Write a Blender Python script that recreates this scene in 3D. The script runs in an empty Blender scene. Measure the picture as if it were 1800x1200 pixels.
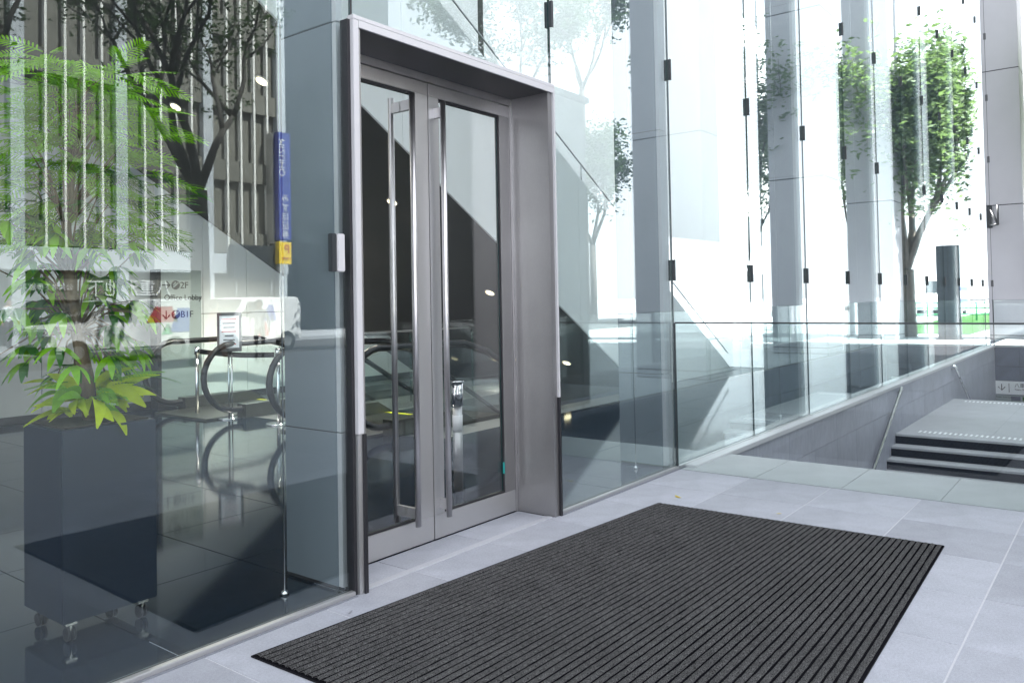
import bpy, bmesh, math, random
from mathutils import Vector, Matrix
random.seed(7)
R = math.radians
sc = bpy.context.scene
C = sc.collection

# ------------------------------------------------------------------ camera, world, sun, exposure
cam_d = bpy.data.cameras.new('camera'); cam = bpy.data.objects.new('camera', cam_d); C.objects.link(cam)
sc.camera = cam
CAM_Y, CAM_H = -2.914, 1.35
yaw, pitch, roll = R(52.216), R(1.2757), R(-1.0423)
fwd = Vector((math.sin(yaw)*math.cos(pitch), math.cos(yaw)*math.cos(pitch), math.sin(pitch)))
rt = Vector((math.cos(yaw), -math.sin(yaw), 0)); up = rt.cross(fwd)
r2 = math.cos(roll)*rt + math.sin(roll)*up; u2 = -math.sin(roll)*rt + math.cos(roll)*up
M = Matrix((r2, u2, -fwd)).transposed().to_4x4(); M.translation = Vector((0, CAM_Y, CAM_H))
cam.matrix_world = M
cam_d.sensor_width = 36; cam_d.lens = 1415.4/1800*36
cam_d.shift_x = (900-897.7)/1800; cam_d.shift_y = (496.8-600)/1800
cam_d.clip_start = .05; cam_d.clip_end = 2000

w = bpy.data.worlds.new('World'); sc.world = w; w.use_nodes = True
nt = w.node_tree; nt.nodes.clear()
sky = nt.nodes.new('ShaderNodeTexSky'); sky.sky_type = 'NISHITA'; sky.sun_disc = False
SUN_EL, SUN_AZ = R(56), R(14)
sky.sun_elevation = SUN_EL; sky.sun_rotation = SUN_AZ
mx = nt.nodes.new('ShaderNodeMix'); mx.data_type = 'RGBA'; mx.inputs[0].default_value = .88
mx.inputs[7].default_value = (6.6, 6.75, 7.1, 1)       # an even white cloud deck over the blue
bg = nt.nodes.new('ShaderNodeBackground'); bg.inputs[1].default_value = .05
wo = nt.nodes.new('ShaderNodeOutputWorld')
nt.links.new(sky.outputs[0], mx.inputs[6]); nt.links.new(mx.outputs[2], bg.inputs[0]); nt.links.new(bg.outputs[0], wo.inputs[0])

sd = bpy.data.lights.new('sun', 'SUN'); sd.energy = 4.2; sd.angle = R(.6); sd.color = (1, .96, .90)
so = bpy.data.objects.new('sun', sd); C.objects.link(so)
sdir = Vector((math.sin(SUN_AZ)*math.cos(SUN_EL), math.cos(SUN_AZ)*math.cos(SUN_EL), math.sin(SUN_EL)))
so.rotation_euler = sdir.to_track_quat('Z', 'Y').to_euler(); so.location = (0, 20, 40)

sc.view_settings.view_transform = 'Standard'; sc.view_settings.look = 'None'
sc.view_settings.exposure = 3.1; sc.view_settings.gamma = 1
sc.render.engine = 'CYCLES'
sc.cycles.use_denoising = True
sc.cycles.transparent_max_bounces = 32; sc.cycles.max_bounces = 12; sc.cycles.glossy_bounces = 8
sc.cycles.caustics_reflective = False; sc.cycles.caustics_refractive = False

# ------------------------------------------------------------------ materials
def mat(name, col, rough=.5, metal=0, noise=None, bump=None, spec=None, emit=None, var=0):
    m = bpy.data.materials.new(name); m.use_nodes = True
    n = m.node_tree; b = n.nodes['Principled BSDF']
    b.inputs['Base Color'].default_value = (*col, 1); b.inputs['Roughness'].default_value = rough
    b.inputs['Metallic'].default_value = metal
    if spec is not None: b.inputs['Specular IOR Level'].default_value = spec
    if emit:
        b.inputs['Emission Color'].default_value = (*emit[0], 1); b.inputs['Emission Strength'].default_value = emit[1]
    src = None
    if noise or bump:
        tc = n.nodes.new('ShaderNodeTexCoord')
    if noise:
        # noise = list of (scale, amount, stretch)
        last = None
        for k, (s, a, st) in enumerate(noise):
            mp = n.nodes.new('ShaderNodeMapping'); mp.inputs['Scale'].default_value = st
            nz = n.nodes.new('ShaderNodeTexNoise'); nz.inputs['Scale'].default_value = s; nz.inputs['Detail'].default_value = 4
            n.links.new(tc.outputs['Object'], mp.inputs[0]); n.links.new(mp.outputs[0], nz.inputs[0])
            rg = n.nodes.new('ShaderNodeMapRange'); rg.inputs[1].default_value = .28; rg.inputs[2].default_value = .72
            rg.inputs[3].default_value = 1-a; rg.inputs[4].default_value = 1+a; rg.clamp = False
            n.links.new(nz.outputs[0], rg.inputs[0])
            if last is None: last = rg.outputs[0]
            else:
                mu = n.nodes.new('ShaderNodeMath'); mu.operation = 'MULTIPLY'
                n.links.new(last, mu.inputs[0]); n.links.new(rg.outputs[0], mu.inputs[1]); last = mu.outputs[0]
        if var:
            oi = n.nodes.new('ShaderNodeObjectInfo'); rv = n.nodes.new('ShaderNodeMapRange')
            rv.inputs[3].default_value = 1-var; rv.inputs[4].default_value = 1+var
            n.links.new(oi.outputs['Random'], rv.inputs[0])
            mu = n.nodes.new('ShaderNodeMath'); mu.operation = 'MULTIPLY'
            n.links.new(last, mu.inputs[0]); n.links.new(rv.outputs[0], mu.inputs[1]); last = mu.outputs[0]
        vm = n.nodes.new('ShaderNodeVectorMath'); vm.operation = 'SCALE'; vm.inputs[0].default_value = col
        n.links.new(last, vm.inputs['Scale']); n.links.new(vm.outputs[0], b.inputs['Base Color'])
    if bump:
        s, d, st = bump
        mp = n.nodes.new('ShaderNodeMapping'); mp.inputs['Scale'].default_value = st
        nz = n.nodes.new('ShaderNodeTexNoise'); nz.inputs['Scale'].default_value = s; nz.inputs['Detail'].default_value = 3
        bp = n.nodes.new('ShaderNodeBump'); bp.inputs['Strength'].default_value = d; bp.inputs['Distance'].default_value = .01
        n.links.new(tc.outputs['Object'], mp.inputs[0]); n.links.new(mp.outputs[0], nz.inputs[0])
        n.links.new(nz.outputs[0], bp.inputs['Height']); n.links.new(bp.outputs[0], b.inputs['Normal'])
    return m
I3 = (1, 1, 1)
def glass(name, base, power, tint, wave=0.0, gtint=(1, 1, 1)):
    m = bpy.data.materials.new(name); m.use_nodes = True; n = m.node_tree; n.nodes.clear()
    lw = n.nodes.new('ShaderNodeLayerWeight'); lw.inputs[0].default_value = .5
    pw = n.nodes.new('ShaderNodeMath'); pw.operation = 'POWER'; pw.inputs[1].default_value = power
    rg = n.nodes.new('ShaderNodeMapRange'); rg.inputs[3].default_value = base; rg.inputs[4].default_value = .97
    tr = n.nodes.new('ShaderNodeBsdfTransparent'); tr.inputs[0].default_value = (*tint, 1)
    gl = n.nodes.new('ShaderNodeBsdfGlossy'); gl.inputs['Roughness'].default_value = 0; gl.inputs[0].default_value = (*gtint, 1)
    mi = n.nodes.new('ShaderNodeMixShader'); o = n.nodes.new('ShaderNodeOutputMaterial')
    n.links.new(lw.outputs['Facing'], pw.inputs[0]); n.links.new(pw.outputs[0], rg.inputs[0]); n.links.new(rg.outputs[0], mi.inputs[0])
    n.links.new(tr.outputs[0], mi.inputs[1]); n.links.new(gl.outputs[0], mi.inputs[2]); n.links.new(mi.outputs[0], o.inputs[0])
    if wave:
        tc = n.nodes.new('ShaderNodeTexCoord'); nz = n.nodes.new('ShaderNodeTexNoise'); nz.inputs['Scale'].default_value = 1.3; nz.inputs['Detail'].default_value = 1
        bp = n.nodes.new('ShaderNodeBump'); bp.inputs['Strength'].default_value = wave; bp.inputs['Distance'].default_value = .01
        n.links.new(tc.outputs['Object'], nz.inputs[0]); n.links.new(nz.outputs[0], bp.inputs['Height']); n.links.new(bp.outputs[0], gl.inputs['Normal'])
    return m
GR = [(1.6, .12, I3), (9, .07, I3), (90, .10, I3), (380, .26, I3)]
m_stone = mat('granite paving', (.335, .348, .395), .62, noise=GR, bump=(300, .25, I3), var=.10)
m_stone2 = mat('pale granite edging', (.38, .39, .405), .55, noise=[(3, .08, I3), (60, .06, (1, 6, 1)), (420, .16, I3)], bump=(300, .2, I3), var=.02)
m_sill = mat('pale stone sill', (.42, .43, .47), .5, noise=[(200, .12, I3)])
m_grout = mat('pale grout', (.50, .51, .54), .9, noise=[(60, .1, I3)])
m_dgrout = mat('grey grout', (.18, .19, .22), .9, noise=[(60, .1, I3)])
m_wallst = mat('honed grey stone cladding', (.36, .37, .43), .5, noise=[(2, .14, I3), (25, .08, (1, 1, .3)), (300, .2, I3)], bump=(200, .15, I3), var=.05)
m_darkst = mat('dark slate cladding', (.12, .135, .18), .45, noise=[(3, .15, I3), (60, .15, I3)], var=.12)
m_riser = mat('dark riser stone', (.020, .025, .036), .6, spec=.15, noise=[(80, .3, I3)])
m_landing = mat('pale landing stone', (.40, .41, .435), .6, noise=[(3, .06, I3), (300, .15, I3)], var=.03)
m_tact = mat('white tactile insert', (.85, .86, .88), .5)
m_steel = mat('brushed stainless steel', (.60, .59, .60), .34, 1, noise=[(6, .08, I3), (60, .06, (40, 40, 1))], bump=(60, .05, (40, 40, 1)))
m_alu = mat('satin aluminium', (.54, .54, .55), .42, .9, noise=[(60, .05, (40, 40, 1))])
m_bright = mat('pale anodised trim', (.55, .545, .565), .4, .1)
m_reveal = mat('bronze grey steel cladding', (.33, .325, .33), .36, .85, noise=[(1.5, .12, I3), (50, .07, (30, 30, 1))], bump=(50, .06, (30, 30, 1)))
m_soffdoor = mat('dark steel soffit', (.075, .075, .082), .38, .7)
m_black = mat('black rubber', (.012, .012, .016), .5)
m_clipd = mat('dark clip body', (.02, .025, .03), .4)
m_colA = mat('blue grey metal cladding', (.18, .206, .235), .5, .05, noise=[(1.2, .05, I3)], var=.03)
m_colB = mat('white grey column cladding', (.37, .375, .405), .5, 0, noise=[(1, .04, I3)], var=.03)
m_joint = mat('dark joint', (.03, .03, .035), .7)
m_pane = glass('clear facade glass', .037, 2.4, (.945, .985, .985), wave=.016, gtint=(.93, .995, 1))
m_doorglass = glass('door glass', .045, 2.8, (.975, .985, .982), wave=.012)
m_bal = glass('clear balustrade glass', .035, 4.5, (.95, .982, .978))
m_edge = mat('green glass edge', (.015, .05, .05), .15)
m_floor = mat('polished dark floor tile', (.007, .014, .025), .07, noise=[(2, .12, I3)], var=.12, spec=.5)
m_fjoint = mat('pale floor joint', (.13, .14, .14), .4)
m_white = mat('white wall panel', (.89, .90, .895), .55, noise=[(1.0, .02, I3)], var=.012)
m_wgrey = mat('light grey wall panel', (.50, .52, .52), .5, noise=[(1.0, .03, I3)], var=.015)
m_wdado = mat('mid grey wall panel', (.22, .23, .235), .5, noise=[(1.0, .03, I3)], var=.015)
m_wjoint = mat('wall panel joint', (.06, .06, .06), .8)
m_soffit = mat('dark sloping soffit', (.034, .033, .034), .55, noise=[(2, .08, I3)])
m_lamp = mat('lit downlight', (1, .95, .8), .5, emit=((1, .85, .50), .55))
m_lamprim = mat('downlight rim', (.3, .3, .3), .4, .6)
m_planter = mat('navy planter panel', (.006, .012, .025), .35, noise=[(4, .2, I3)])
m_soil = mat('soil', (.03, .022, .015), .9)
m_bark = mat('brown bark', (.13, .085, .05), .8, noise=[(30, .3, (1, 1, .3))], bump=(40, .5, I3))
m_dbark = mat('dark street tree bark', (.05, .045, .04), .85, noise=[(14, .3, (1, 1, .3))])
def leafm(name, col, v=.25, trans=.35):
    m = mat(name, col, .6, spec=.25, noise=[(2.2, v, I3), (30, .15, I3)], var=.25) if True else mat(name, col, .45, noise=[(2.2, v, I3), (30, .15, I3)], var=.25)
    n = m.node_tree; b = n.nodes['Principled BSDF']; o = [x for x in n.nodes if x.type == 'OUTPUT_MATERIAL'][0]
    t = n.nodes.new('ShaderNodeBsdfTranslucent'); t.inputs[0].default_value = (col[0]*1.3, col[1]*1.5, col[2]*.8, 1)
    mi = n.nodes.new('ShaderNodeMixShader'); mi.inputs[0].default_value = trans
    n.links.new(b.outputs[0], mi.inputs[1]); n.links.new(t.outputs[0], mi.inputs[2]); n.links.new(mi.outputs[0], o.inputs[0])
    return m
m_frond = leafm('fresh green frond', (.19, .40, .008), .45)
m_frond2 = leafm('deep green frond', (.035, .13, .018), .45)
m_lime = leafm('lime yellow leaf', (.50, .58, .010), .35)
m_pbark = mat('pale grey bark', (.16, .14, .12), .85, noise=[(14, .3, (1, 1, .3))])
m_street = leafm('dark street foliage', (.030, .060, .018))
m_street2 = leafm('light street foliage', (.10, .14, .08))
m_street3 = leafm('pale plaza foliage', (.13, .18, .10))
m_chrome = mat('polished chrome', (.75, .75, .77), .12, 1)
m_hand = mat('black escalator handrail', (.010, .010, .012), .28)
m_escm = mat('dark escalator plate', (.10, .10, .085), .3, .8, noise=[(90, .2, (1, 20, 1))])
m_yellow = mat('yellow safety strip', (.75, .80, .02), .5)
m_signgrey = mat('grey green sign panel', (.30, .34, .33), .35)
m_ink = mat('dark lettering', (.015, .015, .018), .5)
m_paper = mat('white printed sheet', (.78, .80, .84), .5, noise=[(9, .12, (.2, 1, 6))])
m_white_p = mat('white paint', (.80, .80, .82), .35)
m_red = mat('red cloth', (.42, .03, .035), .7); m_blue = mat('blue paint', (.06, .10, .42), .45)
m_navyb = mat('banner blue', (.035, .05, .30), .5); m_yel = mat('sign yellow', (.85, .58, .02), .5)
m_skin = mat('skin', (.50, .31, .22), .6); m_hair = mat('dark hair', (.02, .014, .010), .5)
m_shirt = mat('white shirt cloth', (.78, .80, .86), .8); m_trs = mat('grey trouser cloth', (.10, .10, .12), .8)
m_skirt = mat('dark skirt cloth', (.02, .02, .022), .8); m_bluesh = mat('blue shirt cloth', (.03, .12, .55), .8)
m_pier = mat('pale grey facade panel', (.50, .53, .57), .5, noise=[(1, .05, I3)])
m_mull = mat('white mullion', (.90, .89, .86), .4); m_spand = mat('olive grey spandrel', (.17, .165, .145), .5, noise=[(1, .08, I3)], var=.1)
m_blind = mat('beige roller blind', (.46, .385, .20), .8, noise=[(20, .06, (8, 1, .3))], var=.12)
m_wing = mat('dark window glass', (.05, .06, .065), .06, spec=.8, noise=[(.6, .5, I3)], var=.4)
m_concrete = mat('pale concrete', (.48, .48, .47), .8, noise=[(2, .08, I3)])
m_asph = mat('asphalt', (.055, .055, .06), .9, noise=[(200, .3, I3)])
m_plaza = mat('far plaza paving', (.36, .37, .40), .75, noise=[(2, .08, I3)])
m_tyre = mat('tyre', (.015, .015, .015), .8); m_vglass = mat('vehicle glass', (.02, .03, .035), .05, spec=.8)
m_green = mat('green painted fence', (.05, .42, .16), .5); m_grass = leafm('grass', (.04, .13, .02))
m_pylon = mat('dark grey pylon', (.055, .065, .075), .35, .3)
m_leafy = mat('yellowed leaf', (.75, .62, .05), .6); m_leafb = mat('brown dry leaf', (.30, .16, .06), .7)
m_pile = None

# ------------------------------------------------------------------ helpers
def bm_(): return bmesh.new()
def box(bm, x0, x1, y0, y1, z0, z1, mi=0):
    vs = [bm.verts.new(p) for p in ((x0,y0,z0),(x1,y0,z0),(x1,y1,z0),(x0,y1,z0),(x0,y0,z1),(x1,y0,z1),(x1,y1,z1),(x0,y1,z1))]
    for f in ((3,2,1,0),(4,5,6,7),(0,1,5,4),(1,2,6,5),(2,3,7,6),(3,0,4,7)):
        fc = bm.faces.new([vs[i] for i in f]); fc.material_index = mi
    return bm
def cyl(bm, p, q, r, r2=None, n=12, mi=0, cap=True):
    p, q = Vector(p), Vector(q); d = q-p
    if d.length < 1e-6: return bm
    r2 = r if r2 is None else r2; M = d.to_track_quat('Z', 'Y').to_matrix()
    a = []; b = []
    for i in range(n):
        t = 2*math.pi*i/n; u = M @ Vector((math.cos(t), math.sin(t), 0))
        a.append(bm.verts.new(p+u*r)); b.append(bm.verts.new(q+u*r2))
    for i in range(n):
        f = bm.faces.new((a[i], a[(i+1)%n], b[(i+1)%n], b[i])); f.smooth = True; f.material_index = mi
    if cap:
        bm.faces.new(a[::-1]).material_index = mi; bm.faces.new(b).material_index = mi
    return bm
def tube(bm, pts, rad, n=8, mi=0, flat=None):
    pts = [Vector(p) for p in pts]; rings = []
    rads = rad if isinstance(rad, (list, tuple)) else [rad]*len(pts)
    for i, p in enumerate(pts):
        d = (pts[min(i+1, len(pts)-1)]-pts[max(i-1, 0)]).normalized()
        ref = Vector((0, 1, 0)) if abs(d.y) < .9 else Vector((0, 0, 1))
        a = d.cross(ref).normalized(); b = d.cross(a)
        fx = flat or 1
        rings.append([bm.verts.new(p+(a*math.cos(2*math.pi*k/n)+b*fx*math.sin(2*math.pi*k/n))*rads[i]) for k in range(n)])
    for i in range(len(rings)-1):
        for k in range(n):
            f = bm.faces.new((rings[i][k], rings[i][(k+1)%n], rings[i+1][(k+1)%n], rings[i+1][k])); f.smooth = True; f.material_index = mi
    bm.faces.new(rings[0][::-1]).material_index = mi; bm.faces.new(rings[-1]).material_index = mi
    return bm
def prism(bm, poly, y0, y1, mi=0):        # poly of (x, z) extruded along y
    a = [bm.verts.new((x, y0, z)) for x, z in poly]; b = [bm.verts.new((x, y1, z)) for x, z in poly]
    n = len(poly)
    for i in range(n): bm.faces.new((a[i], a[(i+1)%n], b[(i+1)%n], b[i])).material_index = mi
    bm.faces.new(a[::-1]).material_index = mi; bm.faces.new(b).material_index = mi
    return bm
def wloc(o):
    v = Vector((0, 0, 0))
    while o: v += o.location; o = o.parent
    return v
def obj(name, bm, m, parent=None, bevel=0, loc=None, recalc=True):
    if bevel:
        bmesh.ops.bevel(bm, geom=list(bm.edges), offset=bevel, segments=2, affect='EDGES', clamp_overlap=True)
    if recalc: bmesh.ops.recalc_face_normals(bm, faces=bm.faces)
    off = wloc(parent) if parent else Vector((0, 0, 0))
    if loc is not None: off = off + Vector(loc) - (wloc(parent) if parent else Vector((0, 0, 0)))
    if off.length: bmesh.ops.translate(bm, verts=bm.verts, vec=-off)
    me = bpy.data.meshes.new(name); bm.to_mesh(me); bm.free()
    for x in (m if isinstance(m, (list, tuple)) else [m]): me.materials.append(x)
    o = bpy.data.objects.new(name, me); C.objects.link(o)
    if parent: o.parent = parent
    elif loc is not None: o.location = loc
    return o
def tag(o, label, cat=None, group=None, kind=None):
    if label: o['label'] = label
    if cat: o['category'] = cat
    if group: o['group'] = group
    if kind: o['kind'] = kind
    return o
def thing(name, label, cat, loc=(0,0,0), group=None, kind=None):
    o = bpy.data.objects.new(name, None); C.objects.link(o); o.location = loc; o.empty_display_size = .1
    return tag(o, label, cat, group, kind)
def struct(name, bm, m, label=None):
    o = obj(name, bm, m); o['kind'] = 'structure'
    if label: o['label'] = label
    return o
def inst(o, loc, parent, name=None, rot=None, scale=None):      # another object sharing o's mesh, loc in world
    c = o.copy(); C.objects.link(c); c.parent = parent; c.location = Vector(loc)-(wloc(parent) if parent else Vector())
    if rot: c.rotation_euler = rot
    if scale: c.scale = scale
    return c
def dup(root, loc, label=None, rz=None):
    r = root.copy(); C.objects.link(r); r.location = loc
    if rz is not None: r.rotation_euler = (0, 0, rz)
    if label: r['label'] = label
    for ch in list(root.children):
        c = ch.copy(); C.objects.link(c); c.parent = r
        for g in ch.children:
            d = g.copy(); C.objects.link(d); d.parent = c
    return r
def text(name, s, size, m, parent, loc, rot, align='LEFT', ext=.002):
    cu = bpy.data.curves.new(name, 'FONT'); cu.body = s; cu.size = size; cu.extrude = ext; cu.align_x = align
    tmp = bpy.data.objects.new('tmp', cu); C.objects.link(tmp); bpy.context.view_layer.update()
    me = bpy.data.meshes.new_from_object(tmp.evaluated_get(bpy.context.evaluated_depsgraph_get())); bpy.data.objects.remove(tmp)
    me.materials.clear(); me.materials.append(m); o = bpy.data.objects.new(name, me); C.objects.link(o)
    o.parent = parent; o.location = Vector(loc)-(wloc(parent) if parent else Vector()); o.rotation_euler = rot
    return o

# ------------------------------------------------------------------ ground, road, pavement
WELL_X0, WELL_X1, WELL_Y = 6.64, 23.3, -2.42
bm = bm_()
box(bm, -60, WELL_X0-.004, -16, .285, -.20, -.004); box(bm, WELL_X0-.004, WELL_X1+.1, -16, WELL_Y-.1, -.20, -.004)
box(bm, WELL_X1+.1, 400, -16, 9, -.20, -.004); 
struct('pavement', bm, [m_plaza], 'blue grey granite pavement in front of the glass facade')
bm = bm_(); box(bm, -400, 600, -25, -16.15, -.30, -.14); struct('road', bm, m_asph)
bm = bm_(); box(bm, -400, 600, -16.15, -16, -.30, .0); struct('kerb', bm, m_concrete)
bm = bm_(); box(bm, -1500, 1500, -1500, -25, -.31, .0); struct('far_pavement', bm, m_plaza)
bm = bm_(); box(bm, -1500, 1500, -1500, 1500, -5.2, -4.6); struct('ground', bm, m_plaza)

pav = bpy.data.objects['pavement']
P = .5875
rows = [(-.012, -.61), (-.61, -1.19), (-1.19, -1.765), (-1.765, -2.352), (-2.352, -2.94), (-2.94, -3.53)]
# grout bed: pale
bm = bm_(); box(bm, -3.6, 5.838, -3.54, -.012, -.0035, -.0015); obj('grout_bed', bm, m_grout, pav)
def slab(x0, x1, y0, y1, m, name='paving_stone', gx=.0016, gy=.0021, th=.03, z=0.0, par=None):
    b = bm_(); box(b, x0+gx, x1-gx, y1+gy, y0-gy, z-th, z)
    o = obj(name, b, m, par or pav, bevel=.0016, loc=((x0+x1)/2, (y0+y1)/2, z)); o.location = Vector(((x0+x1)/2, (y0+y1)/2, z)); return o
for ri, (y0, y1) in enumerate(rows):
    x = 5.85
    while x > -3:
        slab(max(x-P, -3.5), x-(.012 if x > 5.8 else 0), y0, y1, m_stone)
        x -= P
for i in range(3):      # recess in front of the door
    xs = [2.585, 2.91, 3.5, 4.13]
    slab(xs[i], xs[i+1], .262, 0.03, m_stone)
b = bm_(); box(b, 2.585, 4.13, -.012, .03, -.03, .004); obj('threshold_strip', b, m_sill, pav, bevel=.002)
b = bm_(); box(b, 5.838, 5.850, -16, -.02, -.035, -.012); obj('slot_channel', b, m_black, pav)
for k in range(7):      # pale edging between the balustrade slot and the stairwell
    slab(5.852, WELL_X0, -.015-.62*k, -.015-.62*(k+1), m_stone2, gy=.0012)
# kerbside leaves
def leaf_litter(loc, m, label, rz, s):
    b = bm_(); pts = [(-.5,0,.1),(-.2,.2,.02),(.15,.22,.08),(.5,.02,.22),(.15,-.2,.05),(-.2,-.18,.0)]
    vs = [b.verts.new((p[0]*s, p[1]*s, p[2]*s*.6+.003)) for p in pts]; c = b.verts.new((0, 0, .004))
    for i in range(6): b.faces.new((vs[i], vs[(i+1)%6], c))
    bmesh.ops.solidify(b, geom=b.faces[:], thickness=.0012)
    o = obj('fallen_leaf', b, m); o.location = loc; o.rotation_euler = (0, 0, rz); tag(o, label, 'leaf', 'fallen leaves on the paving')
leaf_litter((2.69, .10, 0), m_leafb, 'brown curled leaf on the stone in front of the left door leaf', .5, .055)
leaf_litter((5.01, -.43, 0), m_leafy, 'yellow leaf on the paving beyond the far corner of the black mat', 1.2, .06)
leaf_litter((4.97, -1.13, 0), m_leafy, 'small pale yellow leaf close to the far edge of the black mat', 2.2, .035)
leaf_litter((2.36, -.165, 0), m_sill, 'tiny white scrap on the paving by the mat and the glass sill', .2, .03)

# ------------------------------------------------------------------ door mat
mat_n = mat('charcoal mat pile', (.108, .108, .110), .95, spec=0.0, noise=[(240, .98, I3), (520, .7, I3), (60, .2, I3), (4, .10, I3)], bump=(700, .9, I3))
mat_g = mat('mat groove', (.008, .008, .010), .95, spec=0.0); mat_b = mat('mat rubber backing', (.012, .012, .014), .8, spec=.1)
mt = thing('door_mat', 'large charcoal ribbed door mat lying on the paving before the glass doors', 'door mat')
A, B_, Cc, Dd = Vector((1.842, -.190, 0)), Vector((4.787, -.397, 0)), Vector((4.812, -2.073, 0)), Vector((1.90, -2.16, 0))
ux = (B_-A).normalized()
def mp(u, v, z): 
    p = (A*(1-u)+B_*u)*(1-v)+(Dd*(1-u)+Cc*u)*v; return (p.x, p.y, z)
b = bm_()
def quadbox(b, u0, u1, v0, v1, z0, z1):
    q = [(u0,v0),(u1,v0),(u1,v1),(u0,v1)]
    lo = [b.verts.new(mp(*p, z0)) for p in q]; hi = [b.verts.new(mp(*p, z1)) for p in q]
    b.faces.new(lo[::-1]); b.faces.new(hi)
    for i in range(4): b.faces.new((lo[i], lo[(i+1)%4], hi[(i+1)%4], hi[i]))
quadbox(b, 0, 1, 0, 1, .0005, .006); obj('backing', b, mat_b, mt)
N = 52
b = bm_()
for k in range(N):
    v0, v1 = (k+.12)/N*.992+.004, (k+.88)/N*.992+.004
    prof = [(v0, .0055), (v0+.0015, .0105), ((v0+v1)/2, .0125), (v1-.0015, .0105), (v1, .0055)]
    nseg = 60; pr = []
    for s in range(nseg+1):
        u = .004+.992*s/nseg
        j = random.uniform(-.0009, .0009)
        pr.append([b.verts.new(mp(u, v+j*(1 if 0 < i < 4 else .6), z+random.uniform(-.0008, .0008))) for i, (v, z) in enumerate(prof)])
    for s in range(nseg):
        for i in range(4): b.faces.new((pr[s][i], pr[s+1][i], pr[s+1][i+1], pr[s][i+1]))
o = obj('ribbed_pile', b, mat_n, mt); o['kind'] = 'stuff'
b = bm_(); quadbox(b, .0005, .9995, .0005, .9995, .006, .0068); obj('groove_bed', b, mat_g, mt)

# ------------------------------------------------------------------ stairwell
sw = thing('stairwell_wall', 'grey stone stairwell wall under the glass facade with a pale steel coping', 'wall', (6.6, -.1, 0))
bm = bm_(); box(bm, WELL_X0, 24.2, -.085, .0, -4.4, -.012); obj('wall_core', bm, m_dgrout, sw)
xs = [6.64]; x = 7.37
while x < 23.4: xs.append(x); x += .82
xs.append(23.3)
zs = [-4.3, -3.5, -2.7, -1.9, -1.13, -.345, -.03]
for i in range(len(xs)-1):
    for j in range(len(zs)-1):
        if j < 2 and i > 12: continue
        b = bm_(); box(b, xs[i]+.002, xs[i+1]-.002, -.10, -.084, zs[j]+.002, zs[j+1]-.002)
        c = ((xs[i]+xs[i+1])/2, -.09, (zs[j]+zs[j+1])/2)
        o = obj('stone_panel', b, m_wallst, sw, bevel=.0012, loc=c); o.location = Vector(c)-sw.location
bm = bm_(); box(bm, 5.95, 23.36, -.125, -.018, -.026, .018); obj('coping', bm, m_bright, sw, bevel=.004)
fw = thing('end_wall', 'dark slate end wall of the stairwell with a white direction board on it', 'wall', (23.3, -1.2, 0))
bm = bm_(); box(bm, 23.33, 23.5, WELL_Y-.05, .0, -4.4, -.03); obj('wall_core', bm, m_joint, fw)
for j, (za, zb) in enumerate([(-.50, -.03), (-.85, -.505), (-1.35, -.855), (-1.85, -1.355), (-2.6, -1.855)]):
    for k in range(4):
        ya = WELL_Y + k*.6; 
        b = bm_(); box(b, 23.30, 23.332, ya+.002, min(ya+.6, -.1)-.002, za+.002, zb-.002); c = (23.3, ya+.3, (za+zb)/2)
        o = obj('slate_tile', b, m_darkst, fw, loc=c); o.location = Vector(c)-fw.location
bm = bm_(); box(bm, 23.28, 23.56, WELL_Y-.1, -.1, -.028, .014); obj('coping', bm, m_stone2, fw)
side = thing('street_side_wall', 'dark stone wall on the street side of the stairwell', 'wall', (15, WELL_Y, 0))
bm = bm_(); box(bm, WELL_X0, 23.5, WELL_Y-.12, WELL_Y-.03, -4.4, -.004); obj('wall_core', bm, m_joint, side)
for i in range(18):
    for j, (za, zb) in enumerate([(-.5, -.01), (-1.0, -.505), (-1.5, -1.005), (-2.3, -1.505), (-3.2, -2.305)]):
        b = bm_(); xa = 6.64+i*.926; box(b, xa+.002, xa+.924, WELL_Y-.032, WELL_Y, za+.002, zb-.002); c = (xa+.46, WELL_Y, (za+zb)/2)
        o = obj('slate_tile', b, m_darkst, side, loc=c); o.location = Vector(c)-side.location
# flight down towards us, landing, flight down behind
st = thing('stairs', 'pale stone stairs with dark risers and a landing below pavement level', 'stairs', (15, -1.2, -.68))
y0, y1 = WELL_Y+.002, -.102
def tread(x0, x1, z, nose):
    b = bm_(); box(b, x0, x1, y0, y1, z-.03, z); obj('tread', b, m_landing, st, bevel=.002)
for k in range(6):
    slx = 12.68+k*.79
    for q in range(2):
        b = bm_(); box(b, slx+.001, slx+.789, y0+q*1.158+.001, y0+(q+1)*1.158-.001, -.71, -.68); obj('landing_slab', b, m_landing, st)
b = bm_(); box(b, 12.70, 17.40, y0, y1, -.9, -.712); obj('landing_base', b, m_riser, st)
for k in range(20):
    xx, z = 12.68-.275*(k+1), -.68-.139*(k+1)
    tread(xx, xx+.29, z, 0)
    b = bm_(); box(b, xx+.277, xx+.30, y0, y1, z-.002, z+.139-.031 if k else z+.139-.0305); obj('riser', b, m_riser, st)
for k in range(19):
    xx, z = 17.42+.29*k, -.68-.15*(k+1)
    tread(xx, xx+.30, z, 0)
    b = bm_(); box(b, xx-.02, xx, y0, y1, z, z+.119); obj('riser', b, m_riser, st)
mark0 = None
for (xa, n) in ((12.95, 30), (16.98, 30)):
    for k in range(n):
        yy = -.36-k*.066
        if mark0 is None:
            b = bm_(); box(b, xa, xa+.17, yy-.013, yy+.013, -.680, -.675); c = (xa+.085, yy, -.68)
            mark0 = obj('tactile_bar', b, m_tact, st, loc=c); mark0.location = Vector(c)-st.location
        else: inst(mark0, (xa+.085, yy, -.68), st)
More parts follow.
